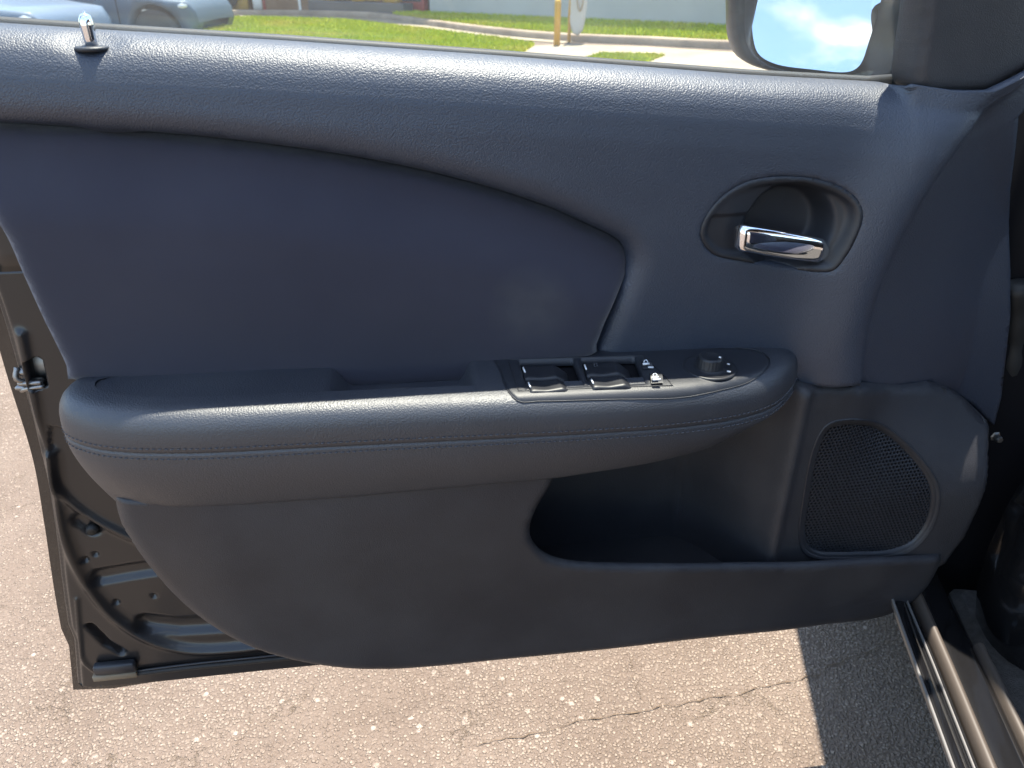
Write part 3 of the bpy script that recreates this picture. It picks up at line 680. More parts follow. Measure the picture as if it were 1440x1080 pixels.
for k in np.linspace(.08, 1, 14):
    z0 = ztop(per[:, 0]) - .044; z1 = zcr_t; ob = .010 + .020 * leftb
    o_ = ob * k ** 1.6 - .0012 * np.sin(k * math.pi); q = per + pn * (.010 * k ** 1.6 - .0012 * np.sin(k * math.pi)) + np.column_stack([lft * .020 * k ** 1.3, 0 * lft]); rows.append(cols(q[:, 0], q[:, 1], z0 + (z1 - z0) * k))
for e, dz in ((.002, -.0022), (.006, -.0032), (.035, -.002)):
    q = per + pn * (.010 + e) + np.column_stack([lft * .020, 0 * lft]); rows.append(cols(q[:, 0], q[:, 1], zcr_t + dz))
side_vf = grid(rows)
inner = per + pn * .034; keep = inner[:, 1] > .022; inn = inner[keep]
top_poly = np.vstack([inn, [(inn[-1][0] + .004, .012)], [(inn[0][0] - .004, .012)]])
RU0, RU1 = at(478, 520, .06)[0], at(656, 520, .06)[0]
def map_top(p):
    u, w = p[:, 0], p[:, 1]; z = ztop(u)
    cup = sstep(u, RU0 - .010, RU0 + .008) * (1 - sstep(u, RU1 - .006, RU1 + .006)) * (1 - sstep(w, .082, .094))
    z = z - .021 * cup - .0012 * np.exp(-((w - .07) / .03) ** 2) * (u < RU0)
    return cols(u, w, z)
# the switch plate opening is below the plate itself, so the top is left whole except under the switch wells
well_px = [[(729, 508), (806, 504.5), (822, 543), (741, 549.5)], [(816, 504), (893, 500.5), (908.5, 538), (827, 543)]]
plate_z = float(ztop(.08)) + .0013
wells = [[atz(x, y, plate_z) for x, y in w] for w in well_px]
big_well = [atz(x, y, plate_z) for x, y in [(726, 507), (897, 499), (912, 539), (738, 551)]]
V, F = patch(top_poly, map_top, .005, holes=[big_well])
arm = obj('armrest', *merge(side_vf, (V, [t[::-1] for t in F])), M['leather'], DOOR); tag(arm, 'padded black leather armrest with a pull cup and stitched edge')
bm_fix = []
# stitching: two rows of short threads
def stitches(dz, oo):
    parts = []; seg = np.linalg.norm(np.diff(per, axis=0), axis=1); s = np.concatenate([[0], np.cumsum(seg)])
    for a in np.arange(.03, s[-1] - .02, .0052):
        i = [np.array([np.interp(x, s, per[:, k]) for k in (0, 1)]) for x in (a, a + .0036)]
        nrm = np.array([np.interp(a, s, pn[:, k]) for k in (0, 1)])
        pp = [cols([q[0] + nrm[0] * oo], [q[1] + nrm[1] * oo], [float(ztop(q[0])) + dz + (.0006 if j else 0)])[0] for j, q in enumerate(i)]
        mid = (pp[0] + pp[1]) / 2 + np.array([-nrm[0], nrm[1], 0]) * .0004
        parts.append(tube([pp[0], mid, pp[1]], [.00035, .0006, .00035], 5))
    return merge(*parts)
st = obj('stitching', *merge(stitches(-.0322, -.0001), stitches(-.0425, -.0001)), M['thread'], arm); tag(st, kind='stuff')

# ---- lower panel
def wL(u, z):
    u = np.asarray(u, float); z = np.asarray(z, float)
    w = .070 + .041 * sstep(z, .30, .60) - .022 * sstep(u, .30, .56) - .020 * (1 - sstep(u, -.41, -.28))
    return w
crease = [hit(x, y, wL) for x, y in [(157, 706), (220, 704), (300, 697), (400, 690), (500, 682), (650, 667), (780, 654)]]
pocket_edge = [hit(x, y, wL) for x, y in [(781, 672), (772, 690), (757, 714), (747, 738), (746, 756), (754, 773), (772, 787), (800, 795), (850, 798.5), (950, 799.5), (1075, 798), (1200, 793), (1290, 788), (1336, 786)]]
lowb = [hit(x, y, wL) for x, y in [(1330, 802), (1316, 826), (1296, 848), (1270, 866), (1235, 879), (1150, 890), (1000, 907), (850, 924), (700, 939), (600, 949), (545, 952), (490, 951), (430, 943), (380, 931), (330, 911), (285, 884), (245, 852), (210, 815), (183, 780), (160, 744)]]
pe = cr(pocket_edge, 120); lb = cr(lowb, 170)
low_poly = np.vstack([np.array(crease), pe, lb])
outer_edge = np.vstack([pe[-1:], lb, [np.array(crease[0]) + [-.001, .02]]])
def map_low(p):
    w = wL(p[:, 0], p[:, 1]) - roll(pdist(p, outer_edge), .022, .020) - roll(pdist(p, pe), .005, .004)
    return cols(p[:, 0], w, p[:, 1])
V, F = patch(low_poly, map_low, .0055, skirt=(0, .005, 0))
oe_ = map_low(np.vstack([lb])); V, F = merge((V, F), grid([oe_ + [0, k, 0] for k in (.0, .02, .05)])); low = obj('lower_panel', V, F, M['hard'], DOOR); tag(low, 'smooth dark lower door panel below the armrest')

# ---- map pocket wall and speaker panel
UC0, UC1 = at(1035, 700, .03)[0], at(1096, 700, .06)[0]
def wP(u, z):
    u = np.asarray(u, float); z = np.asarray(z, float)
    w = -.035 + .093 * sstep(u, UC0 - .05, UC1 + .004) + .013 * np.exp(-((u - UC1 - .001) / .010) ** 2)
    w = w - .010 * sstep(u, .46, .60) - .004 * sstep(u, UC1 + .015, UC1 + .04) - .018 * sstep(z, .58, .68) * sstep(u, .36, .5)
    w = w + .012 * np.exp(-((u - (UC0 - .035)) / .022) ** 2) * sstep(z, .44, .60)
    bl = sstep(u, .33, .42) * sstep(z, .48, .645); t_ = .034 - .33 * np.maximum(u - .365, 0)
    return w * (1 - bl) + t_ * bl
sp_poly = [hit(x, y, wP) for x, y in [(715, 640), (1000, 560), (1128, 546.5), (1200, 546.5), (1270, 545.5), (1292, 544.5), (1308, 541.5), (1335, 549.5), (1368, 569.5), (1397, 598), (1396, 640), (1384, 712), (1362, 758), (1338, 789), (1300, 806), (1075, 826), (715, 830)]]
grl_px = [(1152, 612), (1166, 596), (1192, 590), (1228, 593), (1262, 612), (1300, 651), (1318, 680), (1321, 708), (1311, 742), (1288, 770), (1258, 783), (1200, 787), (1150, 786), (1130, 776), (1124, 752), (1130, 700), (1140, 645)]
grl = cr([hit(x, y, wP) for x, y in grl_px], 110, True); gc = grl.mean(0)
g_in = gc + (grl - gc) * .955
sp_a = np.array(sp_poly)
def map_sp(p):
    w = wP(p[:, 0], p[:, 1]) - roll(pdist(p, sp_a[2:8]), .008, .006) - roll(pdist(p, sp_a[8:14]), .012, .012)
    return cols(p[:, 0], w, p[:, 1])
V, F = patch(sp_a, map_sp, .0055, holes=[g_in], skirt=(0, .03, 0)); spk = obj('speaker_panel', V, F, M['hard'], DOOR); tag(spk, 'recessed map pocket wall and speaker surround at the hinge end')
# pocket floor
fz = .388; fl = [(at(730, 760, .05)[0], -.036), (.50, -.036), (.50, .045), (at(730, 760, .05)[0], .055)]
v = [LP(u, w, fz) for u, w in fl]; obj('pocket_floor', v, [(0, 1, 2, 3)], M['hard'], DOOR)
# perforated grille
wG = lambda u, z: wP(u, z) - .0045 + .003 * np.exp(-(((u - gc[0]) / .06) ** 2 + ((z - gc[1]) / .06) ** 2))
pit = .0046; parts_v = []; parts_f = []; lim = gc + (grl - gc) * .93; nb = 0
lo, hi = lim.min(0), lim.max(0); row = 0; z = lo[1]
hexo = np.array([(math.cos(a), math.sin(a)) for a in np.arange(6) * math.pi / 3 + math.pi / 6]) * pit / math.sqrt(3)
while z < hi[1]:
    x = lo[0] + (pit / 2 if row % 2 else 0); xs = np.arange(x, hi[0], pit); cc = np.column_stack([xs, np.full(len(xs), z)])
    cc = cc[inpoly(cc, lim)]
    for c in cc:
        a = c + hexo; b = c + hexo * .66
        va = cols(a[:, 0], wG(a[:, 0], a[:, 1]), a[:, 1]); vb = cols(b[:, 0], wG(b[:, 0], b[:, 1]) - .0002, b[:, 1]); vc = vb + np.array([0, .0016, 0])
        parts_v += [va, vb, vc]
        for i in range(6):
            j = (i + 1) % 6; parts_f += [(nb + i, nb + j, nb + 6 + j, nb + 6 + i), (nb + 6 + i, nb + 6 + j, nb + 12 + j, nb + 12 + i)]
        nb += 18
    z += pit * math.sqrt(3) / 2; row += 1
gr = obj('speaker_grille', np.vstack(parts_v), parts_f, M['plastic'], spk, False)
V, F = patch(grl, lambda p: cols(p[:, 0], wP(p[:, 0], p[:, 1]) - .011, p[:, 1]), .012); obj('speaker_backing', V, F, M['dark'], spk)
def ring(name, poly, wf, prof, m, parent):
    c = poly.mean(0); t = np.roll(poly, -1, 0) - np.roll(poly, 1, 0); t /= np.linalg.norm(t, axis=1)[:, None]; nr = np.stack([t[:, 1], -t[:, 0]], 1)
    if ((poly + nr * .001 - c) ** 2).sum() < ((poly - c) ** 2).sum(): nr = -nr
    rows = []
    for o_, h in prof:
        q = poly + nr * o_; rows.append(cols(q[:, 0], wf(poly[:, 0], poly[:, 1]) + h, q[:, 1]))
    rows = [np.vstack([r, r[:1]]) for r in rows]; V, F = grid(rows); return obj(name, V, F, m, parent)
ring('speaker_rim', grl, wP, [(.0016, -.003), (.0013, .0003), (.0004, .0010), (-.0006, .0010), (-.0016, .0002), (-.004, -.0006), (-.0065, -.0012), (-.0085, -.0035), (-.010, -.009)], M['plastic'], spk)

# ---- inside handle
wB = lambda u, z: wT(u, z) + .0007
hc = at(1112, 322, .045)
def map_bez(p):
    u, z = p[:, 0], p[:, 1]; d = pdist(p, bez, True)
    q = at(1100, 318, .05); rim = sstep(d, .0008, .007)
    w = wB(u, z) - roll(d, .0014, .0012) - .007 * rim * sstep(d, .004, .011) * sstep(u, .19, .235)
    w = w - .0008 * sstep(d, .003, .008)
    e = np.sqrt(((u - hc[0]) / .043) ** 2 + ((z - hc[1]) / .042) ** 2)
    w = w - .024 * (1 - sstep(e, .72, 1.05))
    # flat step below the left end of the cup
    zl = at(1035, 306, .05)[1]
    w = w - .003 * sstep(zl - z, -.0012, .0012) * (1 - sstep(u, .215, .235)) * sstep(d, .003, .008)
    return cols(u, w, z)
V, F = patch(bez, map_bez, .0021, skirt=(0, .006, 0)); bz_ = obj('handle_bezel', V, F, M['plastic'], DOOR); tag(bz_, 'oval black handle recess with a finger cup')
# lever: tapering chrome bar
ca = [(1034, 317, 349, .053), (1040, 316, 351.5, .056), (1055, 317.5, 354, .0575), (1085, 322, 359.5, .057), (1115, 327.5, 364, .0545), (1140, 332, 367.5, .0505), (1155, 336, 369, .0465), (1164, 341, 368, .043)]
ca = cr([(x, a, b, w) for x, a, b, w in ca], 40); rows = []
for i, (x, a, b, w) in enumerate(ca):
    ut, zt = at(x, a, w); ub, zb_ = at(x, b, w); sc = min(1, .80 + i * .1, .55 + (39 - i) * .12)
    an = np.linspace(0, 2 * math.pi, 28, endpoint=False); cz = (zt + zb_) / 2; hz = (zt - zb_) / 2 * sc; tw = -.25 + .6 * i / 39
    ce, si = np.sign(np.cos(an)) * np.abs(np.cos(an)) ** .75, np.sign(np.sin(an)) * np.abs(np.sin(an)) ** .6
    dz = hz * si; dw = .006 * sc * ce + tw * dz * .35
    rows.append(cols((ut + ub) / 2 + 0 * dz, w + dw, cz + dz))
V, F = grid(rows, True, True); obj('door_handle', V, F, M['chrome'], bz_)

# ---- lock knob
lk_z = at(128, 61, LKW)[1]
lkn = obj('lock_knob', *lathe([(0, -.006), (.0046, -.006), (.0048, .004), (.0052, .012), (.0050, .0165), (.0038, .0192), (.002, .0204), (.0008, .0206), (.0007, .022), (0, .0221)], 24, (LKU, -LKW, lk_z)), M['chrome'], DOOR); tag(lkn, 'chrome lock knob standing on the window sill trim')
obj('grommet', *lathe([(0, -.004), (.0125, -.004), (.0130, -.0022), (.0125, -.0012), (.010, -.0006), (.006, -.0003), (0, -.0003)], 28, (LKU, -LKW, lk_z - .001)), M['plastic'], lkn)

# ---- switch panel
sw_px = [(697, 499), (800, 493.5), (900, 489), (1000, 485.5), (1045, 485.5), (1070, 489.5), (1083, 499), (1078, 514), (1055, 527), (1010, 538), (950, 546.5), (850, 553), (760, 558), (727, 559), (714, 550), (704, 524)]
plate = cr([atz(x, y, plate_z) for x, y in sw_px], 110, True)
def arm_dz(u, w):
    p = np.column_stack([np.atleast_1d(u), np.atleast_1d(w)]); d = pdist(p, per); o_ = np.array([a for a, b in aprof[:9]])[::-1]; h_ = np.array([b for a, b in aprof[:9]])[::-1]
    return np.interp(d, o_, h_)
def zpl(u, w=None): return ztop(u) + .0013 + (0 if w is None else arm_dz(u, w))
def map_pl(p):
    d = pdist(p, plate, True); return cols(p[:, 0], p[:, 1], zpl(p[:, 0], p[:, 1]) - roll(d, .0016, .0010))
V, F = patch(plate, map_pl, .004, holes=wells, skirt=(0, 0, -.008)); swp = obj('switch_panel', V, [t[::-1] for t in F], M['plastic'], DOOR); tag(swp, 'black switch panel let into the front of the armrest')
# groove round the plate
seam = [(q[0], q[1]) for q in plate]
obj('panel_edge', *tube([LP(u, w, float(zpl(u, w)[0]) - .0006) for u, w in seam], .00055, 5, True), M['plastic'], swp)
# frame round the window switches
fr = [atz(x, y, plate_z) for x, y in [(714, 508), (905, 499.5), (946, 539), (729, 551)]]
fr = resample(fr, .004)
obj('switch_frame', *tube([LP(u, w, float(zpl(u, w)[0]) + .0001) for u, w in fr], .0006, 5, True), M['switch'], swp)
vv = [LP(u, w, plate_z - .010) for u, w in [atz(x, y, plate_z) for x, y in [(722, 503), (902, 495), (918, 543), (733, 555)]]]
obj('switch_well', vv, [(0, 1, 2, 3)], M['dark'], swp)
def bil(c, s, t): c = np.array(c); return (c[0] * (1 - s) + c[1] * s) * (1 - t) + (c[3] * (1 - s) + c[2] * s) * t
def rocker(c4, label):
    c = [atz(x, y, plate_z + .004) for x, y in c4]; rows = []
    ns, ntt = 22, 12
    hp = lambda s: np.interp(s, [0, .06, .35, .62, .68, .80, 1.0], [.0012, .0022, .0016, .0022, .0026, -.0005, -.0075])
    for t in np.linspace(0, 1, ntt):
        r_ = []
        for s in np.linspace(0, 1, ns):
            q = bil(c, s, t); h = float(hp(s)) - .0016 * (1 - min(1, min(t, 1 - t) * 7)) ** 2 - .0012 * math.exp(-((s - .35) / .2) ** 2) * math.sin(t * math.pi)
            r_.append(LP(q[0], q[1], plate_z + h))
        rows.append(np.array(r_))
    def low(r_): return r_ * [1, 1, 0] + np.column_stack([np.zeros(len(r_)), np.zeros(len(r_)), np.full(len(r_), plate_z - .009)])
    rows = [low(rows[0])] + rows + [low(rows[-1])]
    V, F = grid(rows); n = ns; m_ = len(rows)
    F += [tuple(i * n for i in range(m_))[::-1], tuple(i * n + n - 1 for i in range(m_))]
    o = obj('window_switch', V, [t[::-1] for t in F], M['switch'], swp); tag(o, label)
    return o
S1 = [(734, 511), (797, 508), (803, 526.5), (738, 529.5)]; S2 = [(739, 531), (803.5, 528), (815, 543.5), (746, 547.5)]
S3 = [(821, 507), (884, 503.8), (890.5, 521.5), (825.5, 524.5)]; S4 = [(826, 526), (891, 523), (902, 538), (834, 542)]
for c, l_ in ((S1, 'rear switch of the left pair'), (S2, 'front switch of the left pair'), (S3, 'rear switch of the right pair'), (S4, 'front switch of the right pair')): rocker(c, l_)
def mark(name, pts, h, r_, m, parent):
    return obj(name, *tube([LP(*atz(x, y, plate_z + h), plate_z + h) for x, y in pts], r_, 6), m, parent)
ticks = []
for pts in ([(735.5, 516.5), (738.5, 523.5)], [(743, 538), (746, 544.5)], [(822, 513), (824.5, 519.5)], [(831.5, 533.5), (834.5, 539.5)]):
    q = [LP(*atz(x, y, plate_z + .0026), plate_z + .0026) for x, y in pts]; obj('switch_mark', *tube(q, .0008, 6), M['white'], swp)
obj('window_symbol', *merge(*[tube([LP(*atz(x, y, plate_z + .0026), plate_z + .0026) for x, y in pts], .0004, 5) for pts in ([(835, 511), (839, 510.5), (840, 515), (836, 515.5), (835, 511)],)]), M['thread'], swp)
# lock switches with pale padlock symbols
def lock_switch(cx, cy, s, label, bright):
    c = [atz(x, y, plate_z + .002) for x, y in [(cx - 9 * s, cy - 6 * s), (cx + 7 * s, cy - 7 * s), (cx + 11 * s, cy + 6 * s), (cx - 6 * s, cy + 7 * s)]]; rows = []
    for t in np.linspace(0, 1, 10):
        rows.append(np.array([LP(*bil(c, a, t), plate_z + .0004 + .0042 * math.sin(math.pi * min(1, t * 1.1)) ** .6 * (1 - .3 * abs(a - .5))) for a in np.linspace(0, 1, 8)]))
    V, F = grid(rows); o = obj('lock_switch', V, [t[::-1] for t in F], M['switch'], swp); tag(o, label)
    hz = plate_z + .0048
    def q(x, y): return LP(*atz(cx + x, cy + y, hz), hz)
    sym = [tube([q(-5, 1), q(4, .4)], .0011, 6), tube([q(-3.5, -1.5), q(-3, -4.2), q(0, -4.8), q(1.5, -3.2), q(1.8, -1.8)], .0005, 5)]
    if bright: sym.append(tube([q(-4, 4), q(7, 3.3)], .0010, 6))
    obj('lock_symbol', *merge(*sym), M['white'], swp)
lock_switch(909, 511, .85, 'lock switch nearer the window', False)
lock_switch(922, 530, 1.0, 'lock switch nearer the armrest edge', True)
obj('lock_mark', *tube([LP(*atz(x, y, plate_z + .001), plate_z + .001) for x, y in ((911.5, 516.5), (919, 516.8))], .0009, 6), M['white'], swp)
# mirror adjusting knob
ku, kw = atz(998, 514, plate_z)
an = np.linspace(0, 2 * math.pi, 96, endpoint=False)
def kring(r_, h, rib=0): rr = r_ * (1 + rib * np.where(np.cos(an * 24) > 0, 1, -1)); return np.column_stack([ku + rr * np.cos(an), -kw + rr * np.sin(an), np.full(96, float(zpl(ku)) + h)])
V, F = grid([kring(.0255, -.0005), kring(.025, .0008), kring(.0235, .0010), kring(.022, .0002), kring(.019, -.0002), kring(.0145, .0002), kring(.0130, .0012)], True); mk_ = obj('mirror_knob', *merge((V, F), grid([kring(.0130, .0005), kring(.0128, .003), kring(.0124, .004, .018), kring(.0118, .0095, .018), kring(.0116, .0105), kring(.0105, .0118), kring(.0085, .0120), kring(.0075, .0114), kring(.0, .0112)], True)), M['switch'], swp); tag(mk_, 'round ribbed mirror adjusting knob')
obj('knob_mark', *merge(*[tube([LP(*atz(x, y, plate_z + h), plate_z + h) for x, y in pts], .0008, 6) for pts, h in (([(1011, 502), (1014, 503)], .0116), ([(1022.5, 511.5), (1026, 512.5)], .0012), ([(1022.5, 522), (1027.5, 523)], .0012))]), M['white'], swp)

# ---- door shell (painted steel behind the trim)
shell_l = [(-150, 60), (-120, 120), (-85, 220), (-45, 330), (-4, 440), (24, 535), (57, 645), (72, 735), (85, 835), (92, 884), (101, 905), (106, 967)]
shell_b = [(160, 965), (400, 940), (700, 911), (1000, 884), (1240, 862)]
shell_r = [(1290, 838), (1368, 715), (1386, 600), (1425, 440), (1440, 250), (1450, 160)]
sh = np.array([at(x, y, 0) for x, y in shell_l + shell_b + shell_r] )
belt = np.array([(u, zg(u) - .02) for u in np.linspace(sh[-1][0] - .02, sh[0][0] + .02, 24)])
shp = np.vstack([cr(sh[:10], 70), sh[10:12], cr(sh[12:17], 30), sh[17:], belt])
em1 = np.array([at(x, y, 0) for x, y in [(70, 640), (76, 700), (93, 765), (120, 820), (160, 868), (210, 900), (262, 914), (330, 913), (420, 900), (520, 880)]]); em1 = cr(em1, 60)
em2 = np.array([at(x, y, 0) for x, y in [(30, 470), (48, 560), (62, 645), (82, 690), (115, 722), (170, 752), (260, 790)]]); em2 = cr(em2, 50)
slotA = [at(x, y, 0) for x, y in [(127, 882), (150, 905), (170, 917)]]
beadA = [at(x, y, 0) for x, y in [(140, 815), (180, 808), (300, 790)]]
beadB = [at(x, y, 0) for x, y in [(205, 880), (250, 885), (340, 880)]]
beadC = [at(x, y, 0) for x, y in [(112, 735), (128, 747)]]
lipL = cr(np.array([at(x, y, 0) for x, y in [(108, 842), (112, 890), (118, 930), (140, 948)]]), 12)
def map_sh(p):
    w = np.zeros(len(p)); 
    d = pdist(p, em1); inside = inpoly(p, np.vstack([em1, [at(700, 700, 0), at(70, 600, 0)]]))
    w += .005 * np.exp(-(d / .0048) ** 2) + np.where(inside, -.004, 0) * sstep(d, 0, .014)
    d2 = pdist(p, em2); w += .005 * np.exp(-(d2 / .0050) ** 2)
    w -= .011 * np.exp(-(pdist(p, slotA) / .0048) ** 4)
    w -= .007 * np.exp(-(pdist(p, beadA) / .010) ** 4)
    w -= .009 * np.exp(-(pdist(p, beadB) / .012) ** 4)
    w -= .006 * np.exp(-(pdist(p, beadC) / .009) ** 4)
    w += .003 * np.exp(-(pdist(p, lipL) / .0022) ** 2)
    w -= .06 * sstep(p[:, 0], .385, .43) * sstep(p[:, 1], .40, .50)
    w -= .06 * sstep(p[:, 0], -.28, -.20) * (1 - sstep(p[:, 0], .30, .385)) * sstep(p[:, 1], .35, .38) * (1 - sstep(p[:, 1], .60, .66))
    e = np.minimum(pdist(p, shp[:72]), 1); w += -.006 * (1 - sstep(e, .004, .009)) - roll(e, .003, .002)
    for (x, y) in [(132, 783), (162, 850), (118, 790), (215, 842)]:
        q = np.array(at(x, y, 0)); w -= .004 * np.exp(-(np.linalg.norm(p - q, axis=1) / .0032) ** 4)
    return cols(p[:, 0], w, p[:, 1])
# the cut-out of the latch
lat_px = [(34, 507), (52, 501), (60, 506), (68, 543), (50, 549), (42, 545)]
lat = np.array([at(x, y, 0) for x, y in lat_px])
V, F = patch(shp, map_sh, .0075, holes=[lat], skirt=(0, .02, 0))
# finer mesh over the visible lower rear corner is given by a second, denser pass
def shell_dense():
    reg = np.array([at(x, y, 0) for x, y in [(560, 560), (560, 1000), (560, 1000)]])
    left = shp.copy(); cut = at(470, 800, 0)[0]
    P = shp[shp[:, 0] < cut]; i = np.argmax(P[:, 1]); return P
ul = at(470, 900, 0)[0]; zt_ = at(60, 380, 0)[1]
def clip_poly(P, f):
    out = []; n = len(P)
    for i in range(n):
        a, b = P[i], P[(i + 1) % n]; fa, fb = f(a), f(b)
        if fa >= 0: out.append(a)
        if fa * fb < 0: out.append(a + (b - a) * fa / (fa - fb))
    return np.array(out)
den = clip_poly(clip_poly(shp, lambda p: ul - p[0]), lambda p: zt_ - p[1])
rest1 = clip_poly(shp, lambda p: p[0] - ul); rest2 = clip_poly(clip_poly(shp, lambda p: ul - p[0]), lambda p: p[1] - zt_)
A_ = patch(den, map_sh, .0023, holes=[lat], skirt=(0, .02, 0))
hinge_cut = rest1
B_ = patch(hinge_cut, map_sh, .02, skirt=(0, .02, 0)); C_ = patch(rest2, map_sh, .02, skirt=(0, .02, 0))
shell = obj('door_shell', *merge(A_, B_, C_), M['paint'], DOOR); tag(shell, 'bare black painted steel edge of the door around the trim')
# outer skin, hemmed edge showing past the inner shell
sc_ = shp.mean(0); sk = np.vstack([cr(np.array([at(x, y, -.016) for x, y in [(-160, 62), (-136, 120), (-101, 220), (-60, 330), (-17, 440), (12, 535), (46, 645), (62, 735), (77, 835), (86, 884)]]), 60), [at(97, 908, -.016), at(103, 970, -.016), at(160, 968, -.016)], sh[13:17] + [0, -.004], sh[17:], belt])
V, F = patch(sk, lambda p: cols(p[:, 0], -.016 - .07 * sstep(p[:, 0], .385, .43) * sstep(p[:, 1], .44, .52), p[:, 1]), .03, holes=[sk.mean(0) + (sk - sk.mean(0)) * .90]); obj('outer_skin', V, F, M['paint_body'], DOOR)
def map_skin(p):
    e = pdist(p, sk, True); z = p[:, 1]; w = -.018 - sstep(e, 0, .12) * np.interp(z, [.25, .3, .4, .5, .65, .85, .97], [0, .008, .032, .055, .08, .06, .03]) - .07 * sstep(p[:, 0], .385, .43) * sstep(z, .40, .50) * (1 - sstep(e, 0, .12)); return cols(p[:, 0], w, z)
V, F = patch(sk, map_skin, .03); obj('outer_panel', V, [t[::-1] for t in F], M['paint_body'], DOOR)
# latch
lt = empty('latch_dummy', (0, 0, 0)); bpy.data.objects.remove(lt)
c0 = at(50, 526, -.012); LU, LZ_ = c0
lv = [box((LU, .022, LZ_), (.030, .012, .040), .001), box((LU - .006, .006, LZ_ - .010), (.024, .008, .004), .001), box((LU - .002, .004, LZ_ - .004), (.022, .010, .005), .0015), box((LU - .008, .008, LZ_ + .006), (.012, .012, .009), .003)]
lv.append(tube(cr([(LU - .012, .002, LZ_ - .012), (LU - .004, -.001, LZ_ - .0085), (LU + .010, .001, LZ_ - .008)], 8), .0022, 8)); lv.append(tube(cr([(LU - .010, .004, LZ_ + .012), (LU - .012, .0, LZ_ + .002), (LU - .006, .003, LZ_ - .004)], 8), .0026, 8))
la = obj('latch', *merge(*lv), M['zinc'], shell); tag(la, 'grey steel door latch in the rear edge')
# lower corner bracket, sealing strip and plugs
q = at(163, 937, .004); v, f = box((q[0], -.006, q[1] + .001), (.046, .010, .014), .0015); obj('corner_bracket', v, f, M['plastic'], shell)
q2 = at(163, 950, .004); v, f = box((q2[0], -.004, q2[1] + .001), (.050, .008, .009), .001); obj('bracket_plate', v, f, principled('tan primer plate', (.20, .16, .11), .6), shell)
pp = [at(x, y, .003) for x, y in [(192, 947), (260, 939), (330, 932), (400, 925), (520, 912)]]
obj('drain_seal', *tube(cr([LP(u, .003, z) for u, z in pp], 30), .0035, 8), M['rubber'], shell)
pp = [at(x, y, .003) for x, y in [(192, 943), (280, 932), (360, 924), (500, 908)]]
obj('seal_lip', *tube(cr([LP(u, .0035, z) for u, z in pp], 30), .0014, 6), M['plastic'], shell)
q = at(128, 748, .0); obj('rubber_plug', *lathe([(0, -.003), (.005, -.003), (.0065, .001), (.0065, .004), (0, .004)], 18, (q[0], .003, q[1]), 'y'), M['rubber'], shell)
# hinge end bolt and check strap
q = at(1399, 613, .0); v, f = lathe([(0, -.008), (.0035, -.008), (.0042, -.006), (.0042, 0), (.0065, .001), (0, .001)], 6, (q[0], -.002, q[1]), 'y'); obj('hinge_bolt', v, f, M['zinc'], shell, False)
hb = [at(1432, 400, -.04), at(1428, 470, -.05), at(1422, 520, -.05), at(1428, 560, -.05)]
obj('wiring_boot', *tube(cr([LP(hb[0][0], -.04, hb[0][1]), LP(hb[1][0], -.05, hb[1][1]), LP(hb[2][0], -.05, hb[2][1]), LP(hb[3][0], -.05, hb[3][1]), LP(hb[3][0] + .05, -.09, hb[3][1] - .01)], 26), [.012 + .0012 * math.sin(i * 1.2) for i in range(26)], 14), M['rubber'], shell)

# ---- window glass, frame, corner trim
gt = [(u, zg(u)) for u in np.linspace(gl[0][0] + .004, USEAM + .016, 30)]
GW = lambda z, zb: -.004 + (z - zb) * .22
rows = []
for th in (0, -.004):
    rr = []
    for k in np.linspace(0, 1, 8):
        rr.append([LP(u - .30 * k * max(0, (u - .02)) , GW(zb + k * .38, zb) + th, zb - .03 + k * .41) for u, zb in gt])
    rows.append(rr)
a = [np.array(r_) for r_ in rows[0]]; b = [np.array(r_) for r_ in rows[1]]
V, F = grid(a + b[::-1] + [a[0]]); gl_o = obj('window_glass', V, F, M['glass'], DOOR); tag(gl_o, 'raised door window glass with a film of dust')
ch = [at(x, y, .008) for x, y in [(1291, -130), (1288, -60), (1284, 0), (1277, 60), (1270, 121)]]
rows = []
for o_, w in ((-.004, -.006), (-.004, .012), (.001, .016), (.006, .012), (.008, .009), (.012, .010), (.016, .018), (.019, .010), (.019, -.004)):
    rows.append(np.array([LP(u + o_ + .002, w, z) for u, z in ch]))
V, F = grid(rows); obj('run_channel', V, F, M['rubber'], DOOR)
ct_px = [(1291, 117), (1300, 130), (1330, 134), (1360, 134), (1390, 132), (1415, 121), (1440, 108), (1500, 72), (1480, 0), (1440, -90), (1400, -150), (1325, -150), (1312, -60), (1303, 20)]
ct = cr([at(x, y, .04) for x, y in ct_px], 90, True)
V, F = patch(ct, lambda p: cols(p[:, 0], .040 - roll(pdist(p, ct, True), .010, .010) - .10 * np.maximum(p[:, 0] - .42, 0), p[:, 1]), .005, skirt=(0, .03, 0)); cto = obj('corner_trim', V, F, M['hard'], DOOR); tag(cto, 'plain black corner cover beside the mirror')
fpth = cr([LP(.47, -.01, .93), LP(.40, .00, 1.06), LP(.27, .03, 1.20), LP(.10, .06, 1.30), LP(-.15, .085, 1.36), LP(-.36, .085, 1.355), LP(gl[0][0] - .005, .075, 1.30), LP(gl[0][0] + .005, .03, 1.13), LP(gl[0][0] + .016, -.014, .90)], 60)
obj('window_frame', *tube(fpth, .02, 10), M['paint'], DOOR)
# rear window sill strip between glass and outside
obj('belt_seal', *tube([LP(u, -.012, z - .002) for u, z in gt], .006, 8), M['rubber'], DOOR)

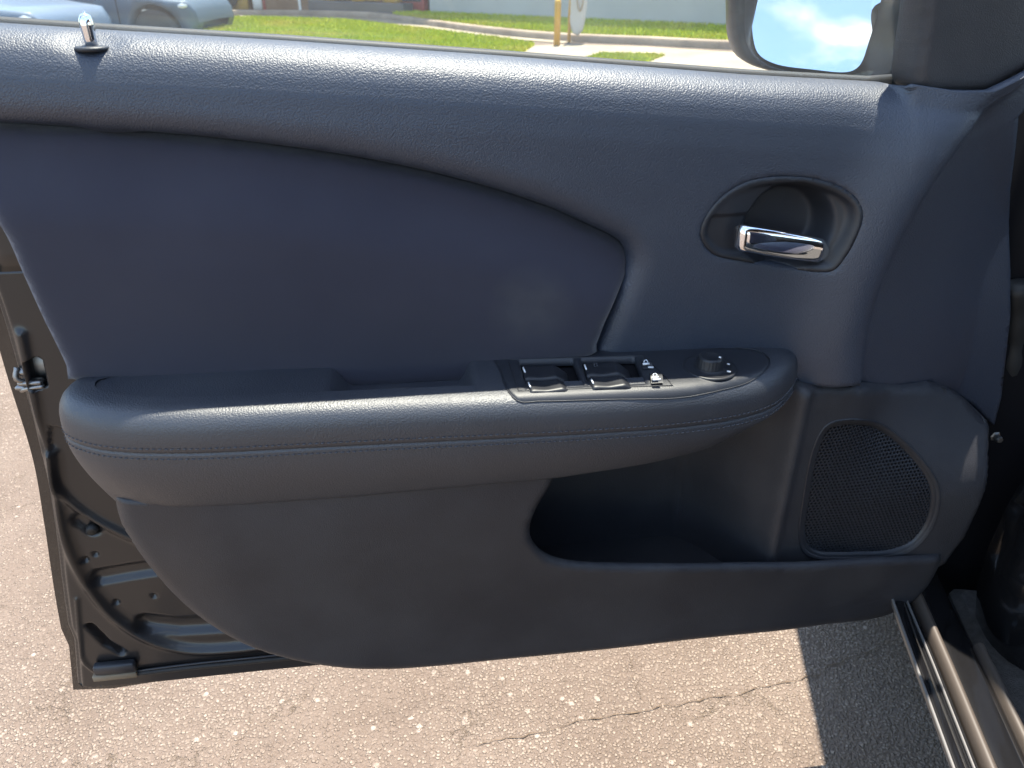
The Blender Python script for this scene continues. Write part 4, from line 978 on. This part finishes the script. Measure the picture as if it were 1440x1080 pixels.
# ---- side mirror
MW = -.13
def mpt(px, py, w0):
    w = w0
    for _ in range(20): u, z = at(px, py, w); w = w0 + .34 * (u - .37)
    return u, z
out_px = [(1031, -60), (1030, 10), (1033, 58), (1046, 84), (1080, 99), (1140, 107), (1205, 110), (1270, 112), (1330, 100), (1340, 20), (1320, -90), (1200, -118), (1080, -112), (1042, -95)]
mo = cr([mpt(x, y, MW) for x, y in out_px], 100, True)
in_px = [(1060, -55), (1057, 10), (1058, 52), (1066, 75), (1088, 88), (1140, 96), (1192, 99), (1206, 90), (1219, 55), (1235, 0), (1250, -60), (1244, -92), (1180, -102), (1090, -98), (1066, -80)]
def mpt2(px, py):
    w = MW
    for _ in range(20): u, z = at(px, py, w); w = MW - .0215 + .55 * (u - .345) - .36 * (z - .985)
    return u, z
mi = cr([mpt2(x, y) for x, y in in_px], 100, True)
def align(a, b):
    k = np.argmin(((b - a[0]) ** 2).sum(1)); b = np.roll(b, -k, 0)
    if np.cross(a[10] - a[0], a[30] - a[0]) * np.cross(b[10] - b[0], b[30] - b[0]) < 0: b = np.roll(b[::-1], 1, 0)
    return b
mi_a = align(mo, mi); mc = mo.mean(0)
def mrow(P, w): return cols(P[:, 0], w + .34 * (P[:, 0] - .37), P[:, 1])
lip = mo + (mi_a - mo) * .42
rows = [mrow(mc + (mo - mc) * .25, MW - .085), mrow(mc + (mo - mc) * .62, MW - .076), mrow(mc + (mo - mc) * .88, MW - .052), mrow(mc + (mo - mc) * .98, MW - .025), mrow(mo, MW - .005), mrow(mo + (lip - mo) * .25, MW + .003), mrow(mo + (lip - mo) * .8, MW + .004), mrow(lip, MW + .001), mrow(mi_a + (lip - mi_a) * .2, MW - .012), mrow(mi_a, MW - .016)]
V, F = grid(rows, True, True); F = [t for t in F if len(t) == 4 or t[0] < 300]
mh = obj('side_mirror', V, F, principled('mirror housing paint', (.016, .018, .024), .4, 0, .4, .3, .15), DOOR); tag(mh, 'dark side mirror housing seen through the window')
gm = mi_a.mean(0)
def map_mg(p):
    x = p - gm; return cols(p[:, 0], MW - .013 + .34 * (gm[0] - .37) + x[:, 0] * MTX + x[:, 1] * MTZ - .15 * (x[:, 0] ** 2 + x[:, 1] ** 2), p[:, 1])
MTX, MTZ = .55, -.36
V, F = patch(gm + (mi_a - gm) * 1.01, map_mg, .01); obj('mirror_glass', V, F, M['mirror'], mh)

# ------------------------------------------------------------------ outward facing normals on closed pieces
import bmesh
for o in list(scene.objects):
    if o.type == 'MESH' and o.name.split('.')[0] in ('outer_sill', 'sill_flange', 'sill_strip', 'inner_strip', 'sill_top', 'sill_step', 'seam_bead', 'kick_panel', 'speaker_rim', 'run_channel', 'window_glass', 'window_switch', 'body', 'greenhouse', 'hinge_pillar', 'armrest', 'kerb'):
        bm = bmesh.new(); bm.from_mesh(o.data)
        if o.name.startswith('armrest'): bmesh.ops.remove_doubles(bm, verts=bm.verts, dist=.0004)
        bmesh.ops.recalc_face_normals(bm, faces=bm.faces); bm.to_mesh(o.data); bm.free()
